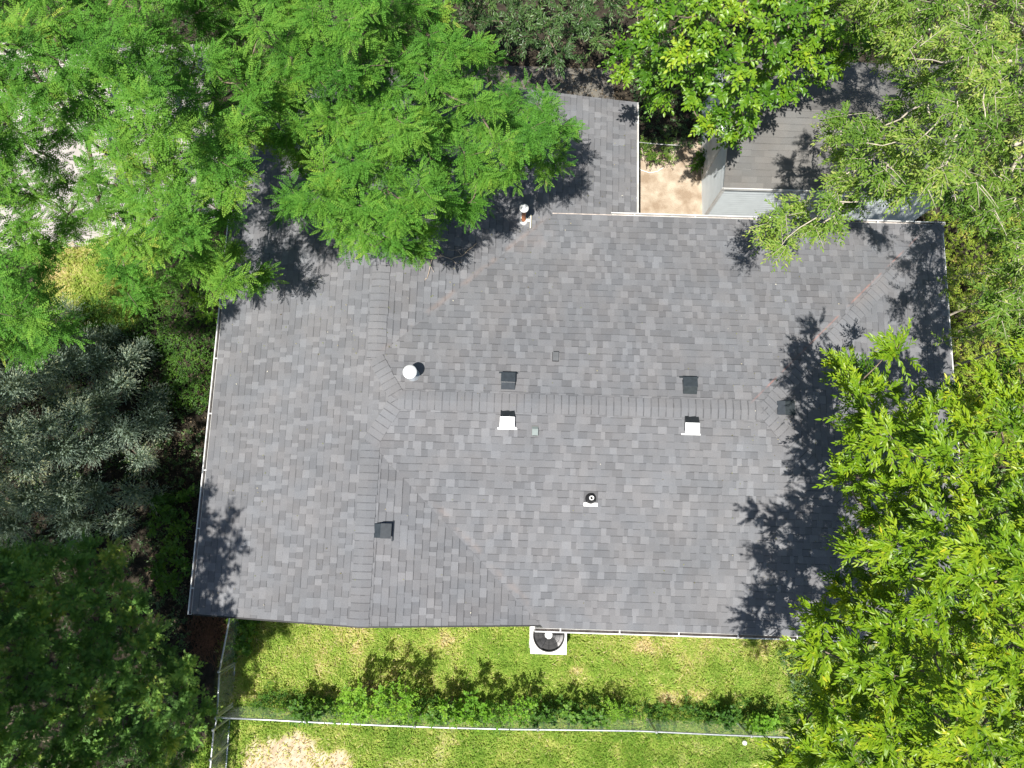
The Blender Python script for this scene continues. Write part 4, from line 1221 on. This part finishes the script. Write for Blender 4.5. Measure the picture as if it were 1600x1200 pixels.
# ivy bank between driveway, spruce and house
pl = [(120, 480), (170, 455), (300, 450), (345, 465), (340, 600), (325, 640), (260, 640), (250, 560), (200, 520), (130, 520)]
Cv = sample_clumps(rg, pl, 420, 8, lambda X, Y, Dd: .10 + .45 * np.clip(Dd / 50, 0, 1), [], .06)
bush('ivy', 'dark ivy bank between the spruce and the west gutter', 'ivy', Cv, .17, 8, 6, .05, LM_ivy, LT, 71, stems=False, kind='stuff', tmean=.45)
bush('shrub', 'small sunlit green shrub at the gutter under the feathery tree', 'shrub', blob(rg, 318, 480, 16, 22, .8, 1.8, 12), .2, 7, 7, .07, LM_vine, tpl_simple(.5), 72, tmean=.6)
bush('shrub', 'dark bush at the foot of the west wall beside the spruce', 'shrub', blob(rg, 268, 800, 26, 40, .2, .9, 22), .22, 7, 6, .08, LM_ivy, VL, 73, tmean=.5)
bush('shrub', 'leafy bush near the southwest roof corner beside the dark evergreen', 'shrub', blob(rg, 268, 885, 24, 40, .2, .8, 20), .22, 7, 6, .085, LM_ivy, VL, 74, tmean=.6)
bush('shrub', 'low shaded shrub between the corner fence and the roof edge', 'shrub', blob(rg, 385, 985, 22, 34, .1, .5, 20), .2, 7, 6, .09, LM_ivy, VL, 75, tmean=.55)
bush('shrub', 'weedy green shrub against the wall in the bare side yard', 'shrub', blob(rg, 1025, 236, 26, 16, .15, .8, 18), .2, 7, 7, .06, LM_small, AL, 76, tmean=.35)
bush('shrub', 'little shrub at the west foot of the shed wall', 'shrub', blob(rg, 1096, 262, 16, 18, .1, .5, 10), .18, 7, 6, .06, LM_ivy, VL, 77, tmean=.4)
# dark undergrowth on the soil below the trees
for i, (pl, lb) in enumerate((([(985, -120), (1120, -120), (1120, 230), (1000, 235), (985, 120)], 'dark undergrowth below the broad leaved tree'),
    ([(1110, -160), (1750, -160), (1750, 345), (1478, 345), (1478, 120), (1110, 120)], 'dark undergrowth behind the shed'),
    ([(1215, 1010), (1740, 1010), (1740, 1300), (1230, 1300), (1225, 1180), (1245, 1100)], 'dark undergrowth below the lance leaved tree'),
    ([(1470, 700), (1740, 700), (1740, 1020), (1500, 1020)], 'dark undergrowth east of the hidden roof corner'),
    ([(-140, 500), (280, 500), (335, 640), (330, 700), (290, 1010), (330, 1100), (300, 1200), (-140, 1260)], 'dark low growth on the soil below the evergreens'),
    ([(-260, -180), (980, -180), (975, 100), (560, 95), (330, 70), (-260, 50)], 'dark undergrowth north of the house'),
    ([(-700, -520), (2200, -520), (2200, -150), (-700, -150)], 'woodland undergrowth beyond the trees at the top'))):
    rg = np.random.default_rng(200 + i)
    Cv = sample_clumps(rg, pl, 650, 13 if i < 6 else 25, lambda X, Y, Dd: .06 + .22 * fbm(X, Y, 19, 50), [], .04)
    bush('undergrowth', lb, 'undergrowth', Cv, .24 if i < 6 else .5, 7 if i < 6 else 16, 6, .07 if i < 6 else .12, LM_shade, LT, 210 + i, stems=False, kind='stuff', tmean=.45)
# yellow green ground cover east of the house
pl = [(1440, 335), (1720, 335), (1720, 720), (1440, 720)]
Cv = sample_clumps(rg, pl, 1000, 8.5, lambda X, Y, Dd: .12 + .5 * fbm(X, Y, 9, 60), [], .05)
bush('ground_cover', 'sunlit yellow green ground cover east of the house', 'ground cover', Cv, .19, 7, 6, .062, LM_cover, tpl_lite(.5), 78, stems=False, kind='stuff', tmean=.5, ctint=.2)
# young branches reaching over the east gutter
def spraybush(name, label, path, seed, z):
    rg = np.random.default_rng(seed); pts = []
    for (x0, y0), (x1, y1) in zip(path[:-1], path[1:]):
        n = max(2, int(math.hypot(x1 - x0, y1 - y0) / 12))
        for k in range(n): t = k / n; pts.append(P(x0 + (x1 - x0) * t, y0 + (y1 - y0) * t, z - .3 * t + rg.uniform(-.05, .05)))
    b = np.asarray(pts[0], float)
    root = thing(name, (float(b[0]), float(b[1]), 0), label, 'sapling', 'saplings beyond the east gutter')
    C = np.array(pts) + rg.normal(0, .05, (len(pts), 3))
    extra = C[:max(3, len(C) // 2)] + rg.normal(0, .28, (max(3, len(C) // 2), 3)) * np.array([1, 1, .5])
    C = np.concatenate([C, extra])
    args = spawn(rg, C, .22, 6, 7, .075, .7, None, 0, .2, .5, .15, .4, tmean=.55)
    V, Fa, T = bake(AL[0], AL[1], *args[:5])
    mb = MB(); mb.tube([(b[0] + .6, b[1] + .1, -.1), (b[0] + .4, b[1] + .05, z * .5), tuple(b)], [.03, .024, .014], 6)
    mb.tube([tuple(p) for p in pts], [.013 * (1 - .6 * i / len(pts)) for i in range(len(pts))], 5)
    add_twigs(mb, rg, args[5], .5, .004)
    mb.build('trunk', M_palebark, root, True)
    mesh_np('crown', V, Fa, LM_small, root, False, {'tint': ('POINT', T)})
spraybush('sapling', 'sapling branch reaching over the east gutter near its upper end', [(1600, 430), (1545, 425), (1500, 430), (1462, 437)], 81, 4.2)
spraybush('sapling', 'sapling branch crossing the east gutter at mid height', [(1620, 460), (1570, 470), (1520, 475), (1480, 470)], 82, 4.0)
spraybush('sapling', 'low sapling branch poking over the east gutter beside the lance leaved tree', [(1600, 530), (1550, 520), (1500, 528), (1458, 526)], 83, 4.1)

# brush pile of dead stalks
p = P(318, 985, 0); rg_ = random.Random(5)
mb = MB()
for i in range(420):
    a = rg_.uniform(0, math.pi * 2); r = rg_.uniform(0, .62); c = Vector((p[0] + .2 + r * math.cos(a) * .9, p[1] - .1 + r * math.sin(a), rg_.uniform(.02, .32) * (1.1 - r)))
    b_ = rg_.gauss(1.75, .7); d = Vector((math.cos(b_), math.sin(b_), rg_.uniform(-.25, .25))) * rg_.uniform(.1, .3)
    mb.tube([c - d, c + Vector((rg_.uniform(-.02, .02), rg_.uniform(-.02, .02), .02)), c + d], [.004, .005, .003], 3, False)
tag(mb.build('brush_pile', M_brown), 'brown pile of dead stalks at the southwest corner of the roof', 'brush pile')

# bits of leaf that have dropped on the shingles
rg = np.random.default_rng(47)
pts = []
for (x0, x1, y0, y1, n) in ((360, 620, 420, 560, 70), (600, 900, 340, 470, 60), (1130, 1330, 400, 970, 120), (340, 420, 560, 950, 30), (440, 1200, 480, 960, 70), (880, 990, 170, 330, 20)):
    for _ in range(n):
        q_ = roof_at(rg.uniform(x0, x1), rg.uniform(y0, y1)); pts.append((q_.x, q_.y, q_.z + .022))
pos = np.array(pts); n = len(pos); d = rg.normal(0, 1, (n, 3)); d[:, 2] *= .15; u = np.array([0, 0, 1]) + rg.normal(0, .25, (n, 3))
V, Fa, T = bake(*tpl_lite(.5), pos, d, u, rg.uniform(.012, .04, n), rg.uniform(0, 1, n))
M_bits = leaf_mat('leaf_bits', [(0, (.10, .07, .03)), (.5, (.16, .19, .05)), (.93, (.34, .30, .2)), (1, (.6, .58, .5))], .8, .1, .2)
tag(mesh_np('leaf_debris', V, Fa, M_bits, None, False, {'tint': ('POINT', T)}), 'tiny bits of leaf scattered over the shingles', 'leaves', None, 'stuff')

# fallen leaves and litter on the dark soil
rg = np.random.default_rng(44)
X = rg.uniform(230, 345, 2600); Y = rg.uniform(560, 1010, 2600); pos = P(X, Y, rg.uniform(.03, .07, 2600))
X2 = rg.uniform(780, 985, 900); Y2 = rg.uniform(60, 160, 900); pos = np.concatenate([pos, P(X2, Y2, rg.uniform(.06, .09, 900))])
n = len(pos); d = rg.normal(0, 1, (n, 3)); d[:, 2] *= .2; u = np.array([0, 0, 1]) + rg.normal(0, .4, (n, 3))
V, Fa, T = bake(*tpl_lite(.6), pos, d, u, rg.uniform(.03, .07, n), rg.uniform(0, 1, n))
M_lit = leaf_mat('dry_leaves', [(0, (.05, .038, .024)), (.6, (.12, .088, .055)), (1, (.24, .19, .12))], .8, .1, .2)
tag(mesh_np('leaf_litter', V, Fa, M_lit, None, False, {'tint': ('POINT', T)}), 'dry fallen leaves scattered on the shaded soil', 'leaves', None, 'stuff')

# ---- grass
def grass(n, poly, seed, label, tone=0.0, ln=(.07, .16)):
    rg = np.random.default_rng(seed)
    pw = np.array([P(x, y, 0)[:2] for x, y in poly]); lo = pw.min(0); hi = pw.max(0)
    X = rg.uniform(lo[0], hi[0], n); Y = rg.uniform(lo[1], hi[1], n)
    lawn, lw, ds, dn, straw = masks(X, Y)
    q = px(np.stack([X, Y, np.zeros_like(X)], -1))
    dens = np.clip(np.maximum(lawn, lw), 0, 1) * (1 - .86 * ds) * (1 - .45 * straw)
    dens *= inpoly(q[:, 0], q[:, 1], poly)
    tuft = fbm(X, Y, 77, .28)
    dens *= np.clip(-.15 + tuft * 1.5, 0.05, 1) * .62
    k = rg.random(n) < dens
    X = X[k]; Y = Y[k]; straw = straw[k]; tuft = tuft[k]; ds = ds[k]; m = len(X)
    a = vnoise(X, Y, 91, .35) * 9 + rg.normal(0, .9, m); lean = rg.uniform(.5, 1.6, m)
    L_ = rg.uniform(*ln, m) * (.7 + tuft * .8); w = rg.uniform(.005, .011, m)
    dx, dy = np.cos(a), np.sin(a); z0 = gnoise(X, Y) - .005
    hz = np.cos(np.arctan(lean)) * L_; hr = np.sin(np.arctan(lean)) * L_
    V = np.stack([
        np.stack([X - dy * w, Y + dx * w, z0], -1), np.stack([X + dy * w, Y - dx * w, z0], -1),
        np.stack([X + dx * hr * .45 + dy * w * .8, Y + dy * hr * .45 - dx * w * .8, z0 + hz * .75], -1), np.stack([X + dx * hr * .45 - dy * w * .8, Y + dy * hr * .45 + dx * w * .8, z0 + hz * .75], -1),
        np.stack([X + dx * hr + dy * w * .15, Y + dy * hr - dx * w * .15, z0 + hz], -1), np.stack([X + dx * hr - dy * w * .15, Y + dy * hr + dx * w * .15, z0 + hz], -1)], 1)
    Fb = np.array([(0, 1, 2, 3), (3, 2, 4, 5)])
    Fa = (Fb[None] + (np.arange(m) * 6)[:, None, None]).reshape(-1, 4)
    T = np.clip(rg.normal(.36, .15, m) + straw * .42 + ds * .4 + tone + .12 - (tuft - .5) * .75 + (fbm(X, Y, 55, 1.3) - .5) * .6 + (rg.random(m) < .05) * .4, 0, 1)
    o = mesh_np('grass', V.reshape(-1, 3), Fa, LM_grass, None, False, {'tint': ('POINT', np.repeat(T, 6))})
    tag(o, label, 'grass', None, 'stuff')
grass(330000, [(320, 940), (1330, 950), (1330, 1116), (1230, 1112), (345, 1095), (340, 1010)], 90, 'patchy sunlit lawn between the house and the fence', .06)
grass(200000, [(250, 1240), (320, 1096), (345, 1096), (1230, 1113), (1330, 1117), (1330, 1240)], 93, 'green grass on the far side of the fence', -.10, (.06, .13))
grass(60000, [(40, 375), (260, 375), (280, 520), (40, 520)], 91, 'yellow green grass beside the driveway', .12)
